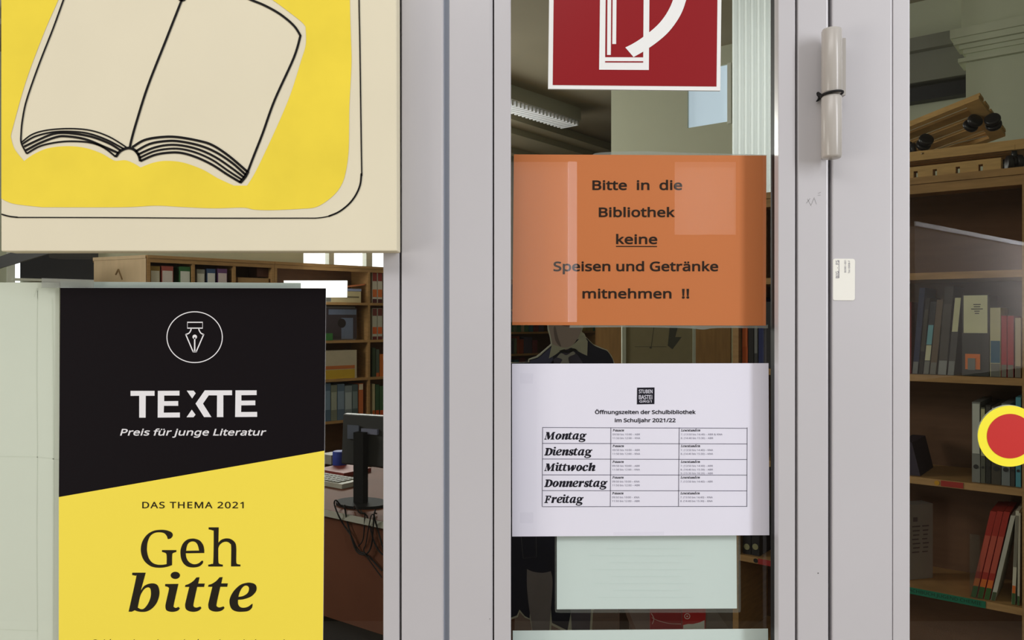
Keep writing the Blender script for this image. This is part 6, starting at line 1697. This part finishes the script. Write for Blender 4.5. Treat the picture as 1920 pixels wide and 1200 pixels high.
# things on the desk behind the screen
kb = thing('keyboard', 'pale keyboard on the desk beside the poster edge', 'keyboard', FD.p(.05, .5, DZ))
mb = MB()
a = FD.at(612, .28)
FD.box(mb, a - .25, FD.at(641, .28), 0.28, 0.42, DZ + .001, DZ + .022)
mb.build('keyboard_body', bmat((168, 164, 150)), kb)
mb = MB()
for i in range(12):
    for j in range(4):
        FD.box(mb, a - .24 + i * .026, a - .22 + i * .026, .29 + j * .03, .312 + j * .03, DZ + .0221, DZ + .027)
mb.build('keys', bmat((120, 118, 110)), kb)
mb = MB()
mb.sm = True
c = FD.pt(637, 870, .62)
mb.cyl((c[0], c[1], DZ + .045), (0, 0, 1), 0.036, 0.088, 24, .004)
tag(mb.build('blue_cup', bmat((44, 62, 150))), 'small blue cup on the desk left of the screen', 'cup')
mb = MB()
c = FD.pt(628, 888, .55)
FD.box(mb, FD.at(616, .55), FD.at(668, .55), .47, .65, DZ + .001, DZ + .02)
tag(mb.build('red_folder', bmat((128, 52, 44))), 'dull red folder lying behind the keyboard on the desk', 'folder')
mb = MB()
FD.box(mb, FD.at(611, .7), FD.at(632, .7), .66, .74, DZ + .001, DZ + .05)
tag(mb.build('paper_pile', bmat((150, 146, 136))), 'grey paper pile at the desk back beside the poster edge', 'papers')

# ------------------------------------------------------------------ wooden dollies on top of the right bookcase
TOPB = 1.9575


def caster(parent, c, axis, up, r=0.026):
    """twin-wheel furniture caster: two wheels, hood and stem"""
    c, ax, up = Vector(c), Vector(axis).normalized(), Vector(up).normalized()
    mb = MB()
    mb.sm = True
    mb.cyl(c - ax * 0.0135, ax, r, 0.017, 24, 0.005)
    mb.cyl(c + ax * 0.0135, ax, r, 0.017, 24, 0.005)
    mb.cyl(c + up * 0.004, ax, r * .72, 0.011, 16)
    mb.tube([c, c + up * (r * .9), c + up * (r + .013)], [0.010, 0.010, 0.007], 10)
    return mb.build('caster', CASTER, parent)


CASTER = mat('caster_black', (34, 34, 38), 0.35, 0.5)
DOLLY = mat('dolly_pine', (206, 166, 108), 0.55, 0.3, var=0.12, scale=5, grain=(3, 3, 20))


def dolly(label, B, p, q, n, lp, lq, cast):
    """slatted frame: corner B, edge directions p and q, n away from the casters"""
    r = thing('wooden_dolly', label, 'dolly', tuple(B), 'wooden dollies on the bookcase')

    def blk(name, u0, u1, v0, v1, h0, h1):
        mb = MB()
        P = lambda u, v, h: tuple(B + p * u + q * v + n * h)
        mb.hexa([P(u0, v0, h0), P(u1, v0, h0), P(u1, v1, h0), P(u0, v1, h0), P(u0, v0, h1), P(u1, v0, h1), P(u1, v1, h1), P(u0, v1, h1)])
        return mb.build(name, DOLLY, r)
    ns = 5
    for i in range(ns):
        v = lq * (i + .5) / ns
        blk('slat', 0.0, lp, v - lq * .34 / ns, v + lq * .34 / ns, 0.017, 0.031)
    blk('cross_bar', 0.003, 0.05, 0.004, lq - .004, 0.0, 0.0165)
    blk('cross_bar', lp - .05, lp - .003, 0.004, lq - .004, 0.0, 0.0165)
    blk('edge_bar', 0.0505, lp - .0505, 0.004, .022, 0.0, 0.0165)
    blk('edge_bar', 0.0505, lp - .0505, lq - .022, lq - .004, 0.0, 0.0165)
    for u, v, ax in cast:
        c = B + p * u + q * v - n * 0.038
        caster(r, c, ax, n)
    return r


def dvec(px, py, d):
    return Vector(W(px, py, d - CAMD))


B = dvec(1836, 183, 2.80)
Cn = dvec(1888, 256, 2.91)
A = dvec(1690, 242, 3.00)
p = (A - B).normalized()
q = (Cn - B)
lq = q.length
q = (q - p * q.dot(p)).normalized()
n = p.cross(q).normalized()
if n.dot(B - Vector((0, -CAMD, EYE))) < 0:
    n = -n
cs_ = []
for px, py, ax in ((1824, 231, p + q * .7), (1862, 229, p * .25 + q), (1734, 267, p + q), (1706, 282, p - q * .3)):
    e = Vector((0, -CAMD, EYE))
    r_ = dvec(px, py, 3.0) - e
    h_ = e + r_ * ((B - n * .038 - e).dot(n) / r_.dot(n)) - B
    cs_.append((h_.dot(p), h_.dot(q), ax))
dolly('upper wooden slatted dolly tilted with black casters on the right bookcase', B, p, q, n, 0.52, lq, cs_)
e1, e2 = Vector((FR.e1[0], FR.e1[1], 0)), Vector((FR.e2[0], FR.e2[1], 0))
Bl = Vector(FR.p(FR.at(1935), 0.06, TOPB + .066))
dolly('lower wooden dolly standing on casters beneath the tilted one', Bl, -e1, e2, Vector((0, 0, 1)), 0.46, 0.22,
      [(0.055, 0.03, e1 + e2 * .4), (0.10, 0.17, e1 - e2 * .5), (0.42, 0.03, e1), (0.42, 0.19, e2)])
nb = thing('notched_rail', 'notched pine rail lying along the bookcase top under the dollies', 'rail', FR.p(FR.at(1800), .03, TOPB + .001))
mb = MB()
a0, a1 = FR.at(1650), FR.at(1876)
FR.box(mb, a0, a1, 0.006, 0.046, TOPB + .022, TOPB + .036)
na = [FR.at(x) for x in (1716, 1752, 1795, 1838)]
prev = a0
for x in na:
    FR.box(mb, prev, x - .006, 0.006, 0.046, TOPB + .001, TOPB + .0219)
    prev = x + .006
FR.box(mb, prev, a1, 0.006, 0.046, TOPB + .001, TOPB + .0219)
mb.build('rail_body', DOLLY, nb)
mb = MB()
mb.sm = True
mb.tube([dvec(1728, 288, 2.62), dvec(1765, 283, 2.62)], 0.0035, 8)
mb.tube([dvec(1733, 289, 2.62), dvec(1780, 272, 2.66), dvec(1850, 255, 2.7)], 0.0016, 6)
tag(mb.build('metal_rod', mat('bright_steel', (220, 220, 222), 0.2, 0.5, metal=1.0)), 'thin bright metal rod between the two wooden dollies', 'rod')

# ------------------------------------------------------------------ corridor behind the camera (seen only as a reflection)
CW = -3.0


def mir(px, py, y=CW):
    """the point at depth y whose mirror image in the panes is seen at (px, py)"""
    s = (CAMD + 0.03 + 0.03 - y) / FPX
    return ((px - CX) * s, EYE - (py - CY) * s)


mb = MB()
xl, zt1 = mir(955, 300)
xr, zb1 = mir(1083, 604)
xq, _ = mir(1265, 300)
xw, zq1 = mir(1385, 440)
mb.box(-6, xl, CW - .1, CW, 0, 3.3)
mb.box(xl, xr, CW - .1, CW, 0, zb1)
mb.box(xl, xr, CW - .1, CW, zt1, 3.3)
mb.box(xr, xq, CW - .1, CW, 0, 3.3)
mb.box(xq, xw, CW - .1, CW, 0, zq1)
mb.box(xq, xw, CW - .1, CW, zt1, 3.3)
mb.box(xw, 3.2, CW - .1, CW, 0, 3.3)
tag(mb.build('wall_corridor', mat('corridor_wall', (84, 80, 74), 0.9, 0.1)), kind='structure')
xs, _ = mir(1067, 300)
w8 = thing('reflected_glow_1', 'added glowing panes mirrored in the door pane', 'window', (xl, CW - .05, zb1), kind='structure')  # glow added for the bright strip and pale haze mirrored in the pane
mb = MB().box(xl, xs - .001, CW - .08, CW - .05, zb1, zt1)
mb.build('glow_pane', mat('haze_glow', (230, 226, 226), 0.9, 0.0, emit=0.75), w8)
mb = MB().box(xs, xr, CW - .08, CW - .04, zb1, zt1)
mb.build('glow_strip', mat('strip_glow', (245, 246, 255), 0.9, 0.0, emit=2.6), w8)
w9 = thing('reflected_glow_2', 'small added glowing pane mirrored in the door pane', 'window', (xq, CW - .05, zq1), kind='structure')  # glow added for the second pale area mirrored in the pane
mb = MB().box(xq, xw, CW - .08, CW - .05, zq1, zt1)
mb.build('glow_pane', mat('haze_glow', (230, 226, 226), 0.9, 0.0, emit=0.75), w9)
# white wall panel with a pale rail, mirrored in the right pane
mb = MB()
A2, B2 = Vector((1.46, -1.91, 0)), Vector((3.1, -3.35, 0))
dd = (B2 - A2).normalized()
nn = Vector((dd.y, -dd.x, 0))
for z0, z1, off in ((1.28, 1.84, 0.0),):
    P = [A2 + nn * .02, B2 + nn * .02]
    mb.hexa([(A2.x, A2.y, z0), (B2.x, B2.y, z0), (B2.x, B2.y, z1), (A2.x, A2.y, z1),
             (P[0].x, P[0].y, z0), (P[1].x, P[1].y, z0), (P[1].x, P[1].y, z1), (P[0].x, P[0].y, z1)])
pan = mb.build('wall_corridor_panel', mat('white_wall_panel', (176, 164, 154), 0.7, 0.2))
tag(pan, kind='structure')
mb = MB()
A3, B3 = A2 - nn * .004, B2 - nn * .004
P = [A2 + nn * .002, B2 + nn * .002]
mb.hexa([(A3.x, A3.y, 1.841), (B3.x, B3.y, 1.841), (B3.x, B3.y, 1.858), (A3.x, A3.y, 1.858),
         (P[0].x, P[0].y, 1.841), (P[1].x, P[1].y, 1.841), (P[1].x, P[1].y, 1.858), (P[0].x, P[0].y, 1.858)])
tag(mb.build('trim_4', mat('pale_rail', (250, 250, 250), 0.4, 0.4)), kind='structure')
